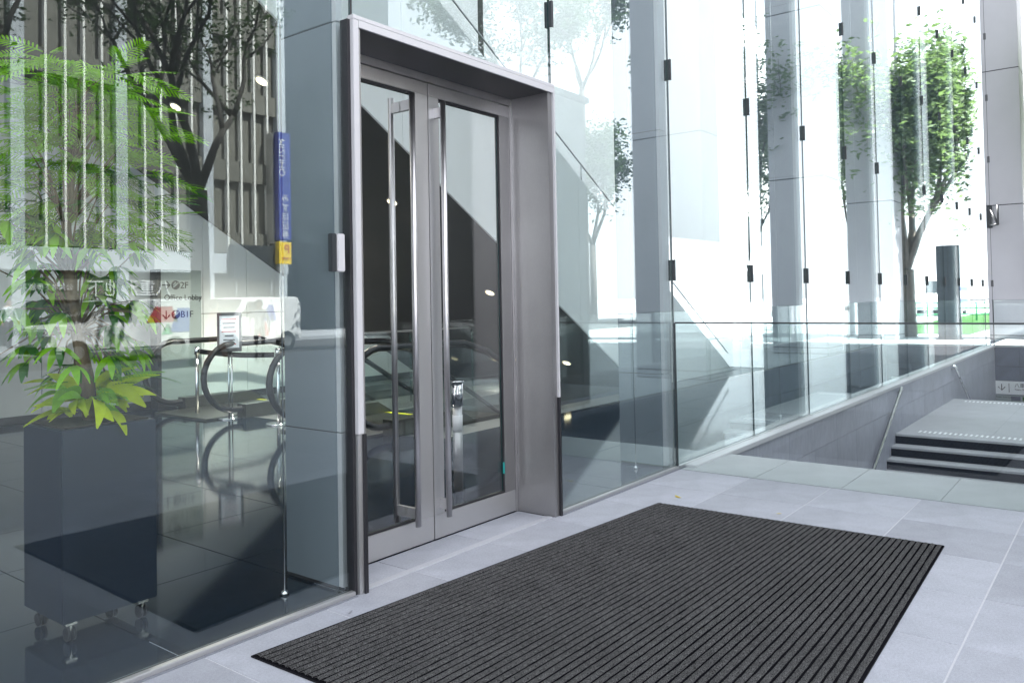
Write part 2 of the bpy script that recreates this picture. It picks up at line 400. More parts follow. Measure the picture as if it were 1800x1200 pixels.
def handrail(label, p0, p1, y, ext):
    t = thing('handrail', label, 'handrail', (p0[0], y, p0[1]), 'handrails on the stairwell wall')
    b = bm_(); tube(b, [(p0[0], y, p0[1]), (p1[0], y, p1[1])], .024, 10); obj('rail', b, m_chrome, t)
    d = Vector((p1[0]-p0[0], 0, p1[1]-p0[1]))
    for f in (.004, .35, .75):
        q = Vector((p0[0], y, p0[1]))+d*f
        b = bm_(); tube(b, [(q.x, y, q.z-.01), (q.x, y, q.z-.06), (q.x, -.099, q.z-.06)], .010, 8); obj('bracket', b, m_alu, t)
handrail('steel handrail sloping down towards the viewer, beside the near steps', (12.88, -.03), (7.2, -2.97), -.165, 0)
handrail('darker steel handrail sloping away beyond the landing', (17.22, -.03), (23.0, -3.0), -.165, 0)
# direction board on the end wall
bd = thing('direction_board', 'white direction board with a down arrow on the dark end wall', 'sign', (23.29, -1.1, -1.0))
b = bm_(); box(b, 23.25, 23.298, -2.3, -.03, -1.185, -.86); obj('board', b, mat('bright white board', (.92, .92, .93), .5), bd, bevel=.004)
b = bm_(); box(b, 23.262, 23.298, -2.3, -.03, -1.62, -1.205); obj('map_board', b, m_signgrey, bd)
rotx = (R(90), 0, R(-90))
text('lettering', '八重洲地下街', .11, m_ink, bd, (23.247, -.50, -.995), rotx)
text('lettering', 'Yaesu Shopping Mall', .06, m_ink, bd, (23.247, -.50, -1.075), rotx)
b = bm_(); tube(b, [(23.246, -.23, -.93), (23.246, -.23, -1.08)], .010, 6); 
tube(b, [(23.246, -.155, -1.0), (23.246, -.23, -1.085), (23.246, -.305, -1.0)], .010, 6); obj('arrow', b, m_ink, bd)
b = bm_(); box(b, 23.244, 23.25, -.392, -.38, -1.13, -.91); obj('divider', b, m_ink, bd)
for k in range(4):
    for j in range(2):
        b = bm_(); box(b, 23.256, 23.262, -.42-.24*k-.2, -.42-.24*k, -1.33-j*.12, -1.23-j*.12); obj('photo_tile', b, m_darkst if (k+j) % 2 == 0 else m_frond2, bd)
text('lettering', 'Toilet  Coin Lockers', .05, m_ink, bd, (23.258, -.10, -1.27), rotx)

# ------------------------------------------------------------------ glass balustrades
def glass_panel(name, x0, x1, y0_, y1_, z0, z1, par, m, edge=True):
    b = bm_(); box(b, x0, x1, y0_, y1_, z0, z1)
    thin = min(range(2), key=lambda k: ((x1-x0), (y1_-y0_))[k])
    for f in b.faces:
        nrm = f.normal if f.normal.length else None
    bmesh.ops.recalc_face_normals(b, faces=b.faces); b.normal_update()
    for f in b.faces:
        n = f.normal; ax = max(range(3), key=lambda k: abs(n[k]))
        f.material_index = 0 if ax == thin else 1
    return obj(name, b, [m, m_edge], par)
bl = thing('glass_balustrade', 'frameless clear glass balustrade with dark edge standing across the near end of the stairwell', 'balustrade', (5.85, -1.2, 0), 'glass balustrades round the stairwell')
glass_panel('glass_pane', 5.838, 5.850, -2.46, -.025, -.03, 1.145, bl, m_bal)
b = bm_(); box(b, 5.835, 5.853, -2.462, -.025, 1.1455, 1.157); obj('top_trim', b, m_clipd, bl)
b = bm_(); box(b, 5.836, 5.852, -.0245, -.012, 0, 1.15); obj('end_trim', b, m_clipd, bl)
bl2 = thing('glass_balustrade', 'clear glass balustrade along the street side of the stairwell', 'balustrade', (14, -2.47, 0), 'glass balustrades round the stairwell')
for k in range(14):
    xa = 5.87+k*1.246; glass_panel('glass_pane', xa, xa+1.243, -2.475, -2.463, .0, 1.145, bl2, m_bal)
b = bm_(); box(b, 5.87, 23.31, -2.478, -2.460, 1.1455, 1.151); obj('top_trim', b, m_clipd, bl2)
bl3 = thing('glass_balustrade', 'clear glass balustrade across the far end of the stairwell above the dark end wall', 'balustrade', (23.33, -1.2, 0), 'glass balustrades round the stairwell')
for k in range(2): glass_panel('glass_pane', 23.33, 23.342, -2.455+k*1.18, -2.455+k*1.18+1.177, .014, 1.145, bl3, m_bal)
b = bm_(); box(b, 23.327, 23.345, -2.455, -.06, 1.1455, 1.151); obj('top_trim', b, m_clipd, bl3)
b = bm_(); box(b, 23.325, 23.347, -.10, -.075, .014, 1.15); obj('end_trim', b, m_clipd, bl3)

# ------------------------------------------------------------------ glass curtain wall
cw = thing('glass_curtain_wall', 'tall coated glass curtain wall with dark clips along its vertical joints', 'glass wall', (8, 0, 0))
J0, PW, TOP = 2.555, 1.655, 11.0
joints = [J0+PW*k for k in range(-4, 14)]      # ... .90 | 2.555 | 4.21 | 5.865 ...
DZ = 2.69
def pane(x0, x1, z0, z1): return glass_panel('glass_pane', x0+.006, x1-.006, 0, .012, z0, z1, cw, m_pane)
for a, b_ in zip(joints[:-1], joints[1:]):
    x1 = min(b_, 23.35)
    if abs(a-2.555) < .01: pane(a, x1, DZ+.006, TOP)
    else: pane(a, x1, .012, TOP)
seal_b = bm_()
for a in joints:
    z0 = DZ if abs(a-2.555) < .01 else .012
    b = bm_(); box(b, a-.0055, a+.0055, .0015, .0105, z0, TOP); obj('joint_seal', b, m_joint, cw)
# clips: dark body, steel face plate
b = bm_(); box(b, -.011, .011, -.022, -.002, -.083, .083); clip0 = obj('clip', b, m_clipd, bevel=.003); clip0.parent = cw
b = bm_(); box(b, -.012, .012, -.025, -.0222, -.085, .085); cp = obj('face_plate', b, m_clipd); cp.parent = clip0
b = bm_(); box(b, -.010, .010, .014, .03, -.083, .083); cb = obj('inner_clip', b, m_clipd); cb.parent = clip0
first = True
for a in joints:
    for k in range(6):
        z = 1.568+1.605*k
        if abs(a-2.555) < .01: a_ = 2.440 if z < DZ else a
        else: a_ = a
        if (abs(a-4.21) < .01 or abs(a-2.555) < .01) and z < DZ: continue
        c = clip0 if first else clip0.copy()
        if not first:
            C.objects.link(c)
            for q in (cp, cb):
                d = q.copy(); C.objects.link(d); d.parent = c
        if a_ == 2.440:
            pass
        c.parent = cw; c.location = Vector((a_, 0, z))-cw.location
        first = False
b = bm_(); box(b, 2.395, 2.425, -.030, -.003, 1.497, 1.672); kc = obj('clip', b, m_clipd, cw, bevel=.003)
b = bm_(); box(b, 2.428, 2.472, -.034, -.003, 1.497, 1.672); obj('face_plate', b, m_bright, kc, bevel=.004)
# bottom channel
for (xa, xb) in ((-3.9, 2.512), (4.20, 5.855), (5.87, 23.3)):
    yb = -.012
    b = bm_(); box(b, xa, xb, -.030, -.0005, -.004, .022); obj('bottom_channel', b, m_alu, cw, bevel=.003)
    b = bm_(); box(b, xa, xb, -.0005, .030, -.004, .011); obj('channel_bed', b, m_black, cw)
    b = bm_(); box(b, xa, xb, -.045, -.0305, -.004, .004); obj('drip_strip', b, m_dgrout, cw)
# tension rods inside the glass
for x in (-.95, .68, 2.332, 5.675, 8.98, 12.29, 15.6, 18.9, 22.2):
    b = bm_(); cyl(b, (x, .26, 0), (x, .26, TOP), .0035, n=8); obj('tension_rod', b, m_chrome, cw)
    b = bm_(); cyl(b, (x, .26, 0), (x, .26, .02), .022, .012, n=12); obj('rod_foot', b, m_chrome, cw)

# fin columns right behind the glass
def fin(xc, w_, label):
    t = thing('fin_column', label, 'column', (xc, .3, 0), 'blue grey columns behind the glass')
    b = bm_(); box(b, xc+.004, xc+w_-.004, .104, .486, 0, TOP); obj('core', b, m_joint, t)
    z = -1.22+.0
    for k in range(7):
        za, zb = max(.012, -1.22+1.96*k), -1.22+1.96*(k+1)
        b = bm_(); box(b, xc, xc+w_, .10, .49, za+.003, zb-.003); obj('cladding_panel', b, m_colA, t, bevel=.002)
        b = bm_(); box(b, xc+.006, xc+w_-.006, .07, .0995, za+.003, zb-.003); obj('edge_strip', b, m_bright, t)
for i, (x, w_) in enumerate(((2.515, .05), (5.83, .13), (9.12, .13), (12.43, .13), (15.74, .13), (19.05, .13), (22.3, .13))):
    fin(x, w_, ['blue grey fin column behind the glass left of the door', 'blue grey fin column behind the glass at the balustrade end', 'second fin column right of the balustrade end, behind the glass',
        'third fin column right of the balustrade end, behind the glass', 'fourth fin column right of the balustrade end, behind the glass', 'fifth fin column right of the balustrade end, behind the glass', 'last fin column behind the glass by the far balustrade'][i])

# ------------------------------------------------------------------ entrance portal
po = thing('door_surround', 'deep steel door surround with a pale bright front edge and dark soffit', 'door frame', (3.35, .1, 0))
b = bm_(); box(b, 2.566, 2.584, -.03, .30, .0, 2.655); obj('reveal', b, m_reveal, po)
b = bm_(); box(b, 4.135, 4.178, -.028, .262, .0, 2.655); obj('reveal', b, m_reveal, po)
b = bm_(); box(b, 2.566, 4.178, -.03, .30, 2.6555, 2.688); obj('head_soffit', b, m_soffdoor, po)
b = bm_(); box(b, 2.53, 2.5655, -.042, .02, .74, 2.69); obj('front_edge', b, m_bright, po, bevel=.002)
b = bm_(); box(b, 2.53, 4.195, -.042, .0, 2.6905, 2.712); obj('front_edge', b, m_bright, po, bevel=.002)
b = bm_(); box(b, 2.5662, 4.178, -.042, -.0302, 2.656, 2.69); obj('front_edge', b, m_bright, po)
b = bm_(); box(b, 4.1785, 4.195, -.042, .02, .74, 2.69); obj('front_edge', b, m_bright, po)
b = bm_(); box(b, 2.53, 2.5655, -.036, .02, 0, .739); obj('lower_edge', b, m_alu, po)
b = bm_(); box(b, 2.557, 2.576, -.046, -.0365, 0, .739); obj('kick_strip', b, m_black, po)
b = bm_(); box(b, 4.1785, 4.195, -.044, .02, 0, .739); obj('kick_strip', b, m_black, po)
b = bm_(); box(b, 2.512, 2.5295, -.02, .03, .0, 2.69); obj('seal_strip', b, m_black, po)
# fixed frame
b = bm_(); box(b, 2.585, 4.134, .262, .32, 2.612, 2.655); obj('head_rail', b, m_steel, po)
b = bm_(); box(b, 2.585, 2.603, .262, .32, .0, 2.611); obj('jamb_rail', b, m_steel, po)
b = bm_(); box(b, 4.116, 4.134, .262, .32, .0, 2.611); obj('jamb_rail', b, m_steel, po)
def leaf(label, x0, x1, hinge):
    t = thing('glass_door', label, 'door', ((x0+x1)/2, .3, 0))
    zb, zt = .003, 2.606
    sl, sr = (.055, .105) if hinge == 'l' else (.085, .10)
    f0, f1 = .268, .308
    b = bm_(); box(b, x0, x1, f0, f1, zb, .138); obj('bottom_rail', b, m_alu, t, bevel=.002)
    b = bm_(); box(b, x0, x1, f0, f1, 2.535, zt); obj('top_rail', b, m_steel, t, bevel=.002)
    b = bm_(); box(b, x0, x0+sl, f0, f1, .1385, 2.5345); obj('stile', b, m_alu, t, bevel=.002)
    b = bm_(); box(b, x1-sr, x1, f0, f1, .1385, 2.5345); obj('stile', b, m_alu if hinge == 'l' else m_reveal, t, bevel=.002)
    gx0, gx1 = x0+sl, x1-sr
    for (a0, a1, c0, c1) in ((gx0, gx1, .1386, .150), (gx0, gx1, 2.520, 2.5344)):
        b = bm_(); box(b, a0, a1, .276, .300, c0, c1); obj('gasket', b, m_black, t)
    for (a0, a1) in ((gx0, gx0+.008), (gx1-.008, gx1)):
        b = bm_(); box(b, a0, a1, .276, .300, .1505, 2.5195); obj('gasket', b, m_black, t)
    glass_panel('glass_pane', gx0+.0085, gx1-.0085, .284, .292, .1505, 2.5195, t, m_doorglass)
    hx = gx1-.045 if hinge == 'l' else gx0-.012+.0
    return t, gx0, gx1
L, a0, a1 = leaf('left glass door leaf with long steel pull handles', 2.604, 3.355, 'l')
Rr, c0, c1 = leaf('right glass door leaf with the bollard showing behind its pane', 3.362, 4.115, 'r')
def pull(t, x, yb, yo):
    h = bm_(); cyl(h, (x, yo, .13), (x, yo, 2.50), .0165, n=18); o = obj('pull_handle', h, m_steel, t)
    for z in (.20, 2.44):
        b = bm_(); box(b, x-.011, x+.011, min(yo, yb), max(yo, yb), z-.028, z+.028); obj('bracket', b, m_steel, o)
    return o
pull(L, 3.165, .283, .205); pull(L, 3.165, .293, .372)
pull(Rr, 3.415, .283, .205); pull(Rr, 3.415, .293, .372)
b = bm_(); box(b, 4.0, 4.012, .27, .276, .26, .33); obj('sticker', b, mat('teal sticker', (.02, .35, .33), .5), Rr)

# ------------------------------------------------------------------ lobby
bm = bm_()
box(bm, -8, 6.55, .02, 7.7, -.3, -.012); box(bm, 6.55, 14.5, .02, 2.98, -.3, -.012); box(bm, 14.5, 29, .02, 7.7, -.3, -.012)
box(bm, 6.55, 14.5, 4.52, 5.58, -.3, -.012); box(bm, 6.55, 14.5, 7.12, 7.7, -.3, -.012)
fl = struct('lobby_floor', bm, [m_fjoint], 'polished dark stone lobby floor seen through the glass')
for (ya, yb) in ((2.98, 4.52), (5.58, 7.12)):
    b = bm_()
    box(b, 6.45, 6.55, ya, yb, -4.5, -.31); box(b, 14.5, 14.6, ya, yb, -4.5, -.31); box(b, 6.45, 14.6, ya-.1, ya-.001, -4.5, -.31); box(b, 6.45, 14.6, yb+.001, yb+.1, -4.5, -.31); box(b, 6.45, 14.6, ya-.1, yb+.1, -4.59, -4.51)
    obj('escalator_pit', b, m_dgrout, fl)
TX, TY = .8275, .826
for i in range(-3, 30):
    for j in range(9):
        xa, ya = .862+TX*i, .064+TY*j
        xb, yb = xa+TX, min(ya+TY, 7.68)
        if j > 3 and (i < 2 or i > 6): continue
        if xb > 6.56 and yb > 2.99 and xa < 14.5: continue
        g = .003; b = bm_(); box(b, xa+g, xb-g, ya+g, yb-g, -.012, -.002)
        c = ((xa+xb)/2, (ya+yb)/2, 0); o = obj('floor_tile', b, m_floor, fl, loc=c); o.location = c
b = bm_(); box(b, -8, .862+TX*-3, .064, 7.68, -.012, -.003); box(b, .862-TX*3, .862+2*TX, .064+4*TY, 7.68, -.012, -.003); box(b, .862+27*TX, 29, .064, 7.68, -.012, -.003)
box(b, 14.5, .862+27*TX, .064+4*TY, 7.68, -.012, -.003)
obj('floor_tile', b, m_floor, fl)
# rear wall of panels
rw = thing('rear_wall', 'white panelled rear wall of the lobby below the dark sloping soffit', 'wall', (4, 7.6, 0))
b = bm_(); box(b, -8, 12.8, 7.605, 7.9, -.02, 9); obj('wall_core', b, m_wjoint, rw)
zz = [.0, 1.245, 2.65, 4.05, 5.45, 6.85, 9]
p0 = None
for i in range(-4, 26):
    for j in range(6):
        xa = 4.235+.715*(i-6); 
        if xa < -4 or xa > 12.2: continue
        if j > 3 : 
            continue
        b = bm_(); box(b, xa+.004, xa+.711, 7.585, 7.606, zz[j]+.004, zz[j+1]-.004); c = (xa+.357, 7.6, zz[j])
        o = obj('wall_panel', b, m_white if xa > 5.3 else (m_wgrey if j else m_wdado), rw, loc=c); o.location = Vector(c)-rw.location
b = bm_(); box(b, -4.3, 12.6, 7.585, 7.606, 5.46, 8.99); obj('wall_panel', b, m_white, rw)
b = bm_(); box(b, -4.3, 12.6, 7.56, 7.584, .0, .09); obj('skirting', b, m_black, rw)
rf = thing('sun_blocker', 'pale block added behind the lobby to keep the sun off the pavement', 'building', (0, 15, 9))  # added mass out of view, blocks the sun over lobby and pavement
b = bm_(); box(b, -40, 26, 8.2, 22, 3.2, 40); obj('shade_mass', b, m_white, rf)
# the great sloping stair: dark soffit, white stringer
ss = thing('sloping_staircase', 'white sided staircase sloping down to the right inside with a dark soffit', 'staircase', (6, 5, 3))
def zL2(x): return 6.443-.6*x
def zL3(x): return 8.40-.592*x
xa, xb = -4.0, 10.735
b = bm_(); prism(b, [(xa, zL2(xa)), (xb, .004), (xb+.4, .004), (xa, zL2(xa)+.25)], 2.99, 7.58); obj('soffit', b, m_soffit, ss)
nS = 9
for k in range(nS):
    x0_, x1_ = xa+(xb-xa)*k/nS, xa+(xb-xa)*(k+1)/nS
    b = bm_(); prism(b, [(x0_+.002, zL2(x0_+.002)-.004), (x1_-.002, zL2(x1_-.002)-.004), (x1_-.002, zL3(x1_-.002)), (x0_+.002, zL3(x0_+.002))], 2.962, 2.988); obj('stringer_panel', b, m_white, ss)
b = bm_(); prism(b, [(xb+.002, .004), (14.18, .004), (xb+.002, zL3(xb))], 2.962, 2.988); obj('stringer_panel', b, m_white, ss)
b = bm_(); tube(b, [(xa, 2.975, zL3(xa)+.22), (14.0, 2.975, zL3(14)+.22)], .011, 8); o = obj('hand_rail', b, m_alu, ss)
for k in range(10):
    x = -2+1.6*k; b = bm_(); cyl(b, (x, 2.975, zL3(x)), (x, 2.975, zL3(x)+.22), .008, n=6); obj('rail_post', b, m_alu, ss)
# downlights in the soffit
dl0 = None
k = 0
for (x, y, lb) in ((4.78, 3.86, 'upper near'), (6.53, 3.86, 'second'), (8.29, 3.86, 'third'), (10.05, 3.84, 'lowest near'), (4.78, 5.45, 'upper rear'), (3.0, 3.86, 'topmost'), (10.03, 4.72, 'lowest rear'), (6.53, 5.45, 'middle rear')):
    z = zL2(x)
    t = thing('downlight', None, 'downlight', (x, y, z-.004), 'round downlights in the dark sloping soffit')
    t['label'] = {'upper near': 'lit round downlight high in the dark soffit behind the upper left glass', 'second': 'lit round downlight in the soffit beside the left pull handle', 'third': 'lit round downlight in the soffit in the right door pane',
      'lowest near': 'lit round downlight low in the soffit behind the glass right of the door', 'upper rear': 'lit round downlight among the reflected tree branches at upper left', 'topmost': 'topmost downlight near the top edge of the photo',
      'lowest rear': 'lit round downlight low in the right door pane above the bollard', 'middle rear': 'downlight further back in the soffit left of the door handles'}[lb]
    n = Vector((-.6, 0, -1)).normalized()
    b = bm_(); cyl(b, Vector((x, y, z))+n*.002, Vector((x, y, z))+n*.014, .075, n=20); obj('rim', b, m_lamprim, t)
    ld = bpy.data.lights.new('downlight_lamp', 'SPOT'); ld.energy = (75 if x > 6 else 18) if y > 5 else 8; ld.spot_size = R(150); ld.spot_blend = .6; ld.color = (1, .93, .80); ld.shadow_soft_size = .06
    lo = bpy.data.objects.new('downlight_lamp', ld); C.objects.link(lo); lo.parent = t; lo.location = n*.03; lo.rotation_euler = (0, 0, 0)
    b = bm_(); cyl(b, Vector((x, y, z))+n*.0145, Vector((x, y, z))+n*.017, .058, n=20); obj('lens', b, m_lamp, t)

# escalators
def escalator(y0_, y1_, label):
    t = thing('escalator', label, 'escalator', (5.6, (y0_+y1_)/2, 0), 'escalators going down under the sloping staircase')
    for y in (y0_, y1_):
        pts = []
        for k in range(15):
            a = R(-80-200*k/14); pts.append((5.62+.40*math.cos(a), y, .50+.40*math.sin(a)))
        pts = [(5.95, y, .10)] + pts + [(6.4, y, .90), (6.9, y, .88), (7.3, y, .77), (7.7, y, .56), (13.5, y, .56-5.8*.577)]
        b = bm_(); tube(b, pts, .036, 10); obj('handrail', b, m_hand, t)
        poly = [(5.70, .12)]
        for k in range(13):
            a = R(-95-170*k/12); poly.append((5.62+.345*math.cos(a), .50+.345*math.sin(a)))
        poly += [(6.4, .845), (6.9, .825), (7.28, .72), (7.68, .51), (13.4, .51-5.72*.577), (13.4, .51-5.72*.577-.7), (7.4, -.18), (6.6, .10)]
        b = bm_(); prism(b, poly, y-.006, y+.006); obj('glass_side', b, m_bal, t)
        b = bm_(); prism(b, [(5.72, .0), (6.7, .0), (13.4, -3.85), (13.4, -3.65), (6.7, .16), (5.72, .16)], y-.09, y+.09); obj('skirt', b, m_escm, t)
    b = bm_(); box(b, 5.3, 6.8, y0_+.09, y1_-.09, .0, .022); obj('floor_plate', b, m_escm, t)
    b = bm_(); box(b, 6.8, 6.86, y0_+.09, y1_-.09, .0, .026); obj('comb_strip', b, m_yellow, t)
    s0 = None
    for k in range(16):
        x, z = 6.87+.4*k, -.02-max(0, k-1)*.2307
        if s0 is None:
            b = bm_(); box(b, x, x+.40, y0_+.1, y1_-.1, z-.23, z); box(b, x, x+.02, y0_+.1, y1_-.1, z, z+.004)
            c = (x+.2, (y0_+y1_)/2, z); s0 = obj('step', b, m_escm, t, loc=c); s0.location = Vector(c)-t.location
        else: inst(s0, (x+.2, (y0_+y1_)/2, z), t)
escalator(3.12, 4.42, 'near escalator with black handrails below the sloping soffit')
escalator(5.68, 7.02, 'rear escalator with black handrails by the white rear wall')
# glass guard of the well
gd = thing('well_guard', 'low clear glass guard between the two escalators', 'glass guard', (8, 5, 0))
for k in range(4):
    glass_panel('glass_pane', 6.6+k*1.3, 6.6+k*1.3+1.28, 4.96, 4.97, 0, .95, gd, m_bal)
b = bm_(); box(b, 6.6, 11.8, 4.95, 4.98, .9505, .975); obj('top_rail', b, m_alu, gd)

# stanchions with belt
def stanchion(x, y, h, label):
    t = thing('stanchion', label, 'barrier post', (x, y, 0), 'chrome barrier posts in the lobby')
    b = bm_(); cyl(b, (x, y, .0), (x, y, .018), .15, .13, 24); obj('base', b, m_chrome, t)
    b = bm_(); cyl(b, (x, y, .018), (x, y, h-.09), .022, n=16); obj('pole', b, m_chrome, t)
    b = bm_(); cyl(b, (x, y, h-.09), (x, y, h), .032, n=16); obj('head', b, m_chrome, t)
stanchion(5.571, 6.404, .84, 'chrome barrier post nearer the grey lobby sign')
stanchion(5.615, 4.805, .86, 'chrome barrier post by the blue grey fin column')
b = bm_(); box(b, 5.588, 5.594, 4.84, 6.37, .755, .815)
bmesh.ops.subdivide_edges(b, edges=[e for e in b.edges if abs((e.verts[0].co-e.verts[1].co).y) > 1], cuts=10)
for v in b.verts: v.co.z -= .022*math.sin(math.pi*(v.co.y-4.84)/1.53)
tag(obj('barrier_belt', b, m_black), 'black belt stretched between the two chrome barrier posts', 'belt')
sg = thing('notice_stand', 'upright notice in a grey frame on a thin chrome pole by the escalators', 'sign stand', (5.58, 5.725, 0))
b = bm_(); cyl(b, (5.58, 5.725, 0), (5.58, 5.725, .015), .15, .14, 24); obj('base', b, m_chrome, sg)
b = bm_(); cyl(b, (5.58, 5.725, .015), (5.58, 5.725, .80), .012, n=12); cyl(b, (5.58, 5.66, .015), (5.58, 5.66, .80), .008, n=10); obj('pole', b, m_chrome, sg)
def stand_panel():
    b = bm_(); box(b, -.14, .14, -.012, .012, 0, .47); f = obj('frame', b, mat('grey sign frame', (.10, .10, .105), .4), sg, bevel=.004); f.location = Vector((5.57, 5.69, .80))-sg.location; f.rotation_euler = (R(-4), 0, R(-36)); f.data.transform(Matrix.Translation(sg.location))
    b = bm_(); box(b, -.112, .112, -.016, -.0125, .045, .43); s = obj('sheet', b, m_paper, f); s.data.transform(Matrix.Translation(Vector(wloc(f)))); s.location = (0, 0, 0)
    for k in range(7):
        b = bm_(); ww = random.uniform(.05, .09); zc = .39-k*.05; box(b, -ww, ww*.9, -.0185, -.0165, zc-.006, zc+.006)
        l = obj('print_line', b, m_ink if k % 3 else m_red, f); l.data.transform(Matrix.Translation(Vector(wloc(f))))
stand_panel()
b = bm_(); box(b, 5.55, 5.61, 5.69, 5.76, .76, .81); obj('clamp', b, m_black, sg)

# lobby direction panel
tp = thing('lobby_sign', 'tall grey green lobby sign reading 2F Office Lobby and B1F', 'sign', (5.9, 7.3, 0))
b = bm_(); box(b, 5.60, 6.20, 7.33, 7.47, .10, 1.845); obj('panel', b, m_signgrey, tp, bevel=.004)
b = bm_(); box(b, 5.545, 5.5985, 7.30, 7.48, .0, 1.85); obj('side_edge', b, m_black, tp)
b = bm_(); box(b, 5.60, 6.20, 7.36, 7.46, .0, .099); obj('plinth', b, m_black, tp)
RY = (R(90), 0, 0)
text('lettering', '2F', .125, m_ink, tp, (5.885, 7.325, 1.60), RY); text('lettering', 'Office Lobby', .105, m_ink, tp, (5.655, 7.325, 1.44), RY)
text('lettering', 'B1F', .125, m_ink, tp, (5.885, 7.325, 1.205), RY)
for z in (1.643, 1.248):
    b = bm_(); cyl(b, (5.82, 7.328, z), (5.82, 7.322, z), .06, n=24); obj('pictogram', b, m_ink, tp)
    b = bm_(); tube(b, [(5.785, 7.320, z-.03), (5.855, 7.320, z+.03)], .010, 6); tube(b, [(5.785, 7.320, z+.0), (5.82, 7.320, z+.035)], .008, 6); obj('pictogram_mark', b, m_signgrey, tp)
b = bm_(); tube(b, [(5.63, 7.325, 1.643), (5.735, 7.325, 1.643)], .008, 6); tube(b, [(5.69, 7.325, 1.695), (5.74, 7.325, 1.643), (5.69, 7.325, 1.59)], .008, 6); obj('arrow', b, m_ink, tp)
b = bm_(); tube(b, [(5.685, 7.325, 1.30), (5.685, 7.325, 1.195)], .008, 6); tube(b, [(5.635, 7.325, 1.245), (5.685, 7.325, 1.19), (5.735, 7.325, 1.245)], .008, 6); obj('arrow', b, m_ink, tp)

# sensor bollard behind the right door
bo = thing('sensor_bollard', 'slim steel bollard with a wider head standing behind the right door pane', 'bollard', (4.333, .95, 0))
b = bm_(); cyl(b, (4.333, .95, 0), (4.333, .95, .60), .034, n=20); obj('post', b, m_alu, bo)
b = bm_(); cyl(b, (4.333, .95, .605), (4.333, .95, .77), .042, n=20); obj('head', b, m_chrome, bo)
b = bm_(); cyl(b, (4.333, .95, .771), (4.333, .95, .785), .050, n=20); obj('cap', b, m_chrome, bo)
b = bm_(); cyl(b, (4.333, .95, .42), (4.333, .95, .54), .0365, n=20); obj('sleeve', b, m_white_p, bo)

# ------------------------------------------------------------------ planter and its plant
pl = thing('planter_box', 'dark navy square planter box on castors just inside the left glass', 'planter', (1.65, .69, 0))
b = bm_(); box(b, 1.452, 1.848, .508, .872, .085, .86); obj('body', b, m_planter, pl, bevel=.004)
b = bm_(); box(b, 1.475, 1.825, .53, .85, .8605, .868); obj('soil', b, m_soil, pl)
cs0 = None
for x in (1.50, 1.80):
    for y in (.555, .825):
        if cs0 is None:
            b = bm_(); box(b, x-.022, x+.022, y-.018, y+.018, .066, .084); box(b, x-.004, x+.004, y-.012, y+.012, .03, .066)
            cs0 = obj('castor', b, m_chrome, pl, loc=(x, y, 0)); cs0.location = Vector((x, y, 0))-pl.location
            b = bm_(); cyl(b, (x-.016, y, .028), (x-.005, y, .028), .027, n=14); cyl(b, (x+.005, y, .028), (x+.016, y, .028), .027, n=14)
            wh = obj('wheel', b, m_black, cs0)
        else:
            c = inst(cs0, (x, y, 0), pl); d = wh.copy(); C.objects.link(d); d.parent = c
pt = thing('indoor_tree', 'leafy indoor tree with lime leaves at its foot growing from the navy planter', 'plant', (1.63, .70, .86))
trunkpts = [(1.655, .70, .86), (1.64, .70, 1.05), (1.60, .70, 1.25), (1.575, .71, 1.48), (1.56, .70, 1.70), (1.585, .70, 1.95), (1.60, .70, 2.2)]
b = bm_(); tube(b, trunkpts, [.034, .030, .026, .023, .019, .015, .010], 10); obj('trunk', b, m_bark, pt)
rnd = random.Random(11)
def leafmesh(name, length, width, m, fold=.12, droop=.3, seg=6):
    b = bm_(); L_ = []; Cn = []; R_ = []
    for i in range(seg+1):
        t = i/seg; ww = width*math.sin(math.pi*min(1, t*.94+.03))**.75*(1-.35*t); x = length*t; z = -droop*length*t*t
        L_.append(b.verts.new((x, ww, z+fold*ww))); Cn.append(b.verts.new((x, 0, z))); R_.append(b.verts.new((x, -ww, z+fold*ww)))
    for i in range(seg):
        b.faces.new((Cn[i], Cn[i+1], L_[i+1], L_[i])); b.faces.new((R_[i], R_[i+1], Cn[i+1], Cn[i]))
    for f in b.faces: f.smooth = True
    me = bpy.data.meshes.new(name); b.to_mesh(me); b.free(); me.materials.append(m); return me
def frondmesh(name, n, length, ll, lw, m, droop=.35, ang=55):
    b = bm_()
    pts = [(length*t/8, 0, -droop*length*(t/8)**2) for t in range(9)]
    tube(b, pts, [.003-.0022*t/8 for t in range(9)], 5)
    for k in range(n):
        t = .12+.88*k/(n-1); x = length*t; z = -droop*length*t*t
        l_ = ll*(.55+.45*math.sin(math.pi*min(1, t*.9+.08)))
        for s in (-1, 1):
            a = R(ang-22*t)*s; dx, dy = math.cos(a), math.sin(a); px, py = -dy, dx
            q = []
            for u, wv in ((0, .25), (.35, 1), (.75, .8), (1, .05)):
                for e in (-1, 1):
                    q.append(b.verts.new((x+dx*l_*u+px*lw*wv*e, dy*l_*u+py*lw*wv*e, z-.25*l_*u*u+.006*(1-abs(e)))))
            for u in range(3): b.faces.new((q[2*u], q[2*u+1], q[2*u+3], q[2*u+2]))
    for f in b.faces: f.smooth = True
    me = bpy.data.meshes.new(name); b.to_mesh(me); b.free(); me.materials.append(m); return me
fr = [frondmesh('frond', 12, .20, .050, .0036, m_frond, .2), frondmesh('frond', 10, .16, .045, .0038, m_frond, .35), frondmesh('frond', 12, .19, .050, .0036, m_frond2, .3)]
pal = [leafmesh('leaf', .11, .021, m_frond2, .1, .5), leafmesh('leaf', .12, .022, m_frond, .1, .6)]
pothos = [leafmesh('leaf', .19, .052, m_lime, .35, .55, 8), leafmesh('leaf', .15, .046, m_lime, .3, .9, 8), leafmesh('leaf', .14, .040, m_frond, .3, .7, 8)]
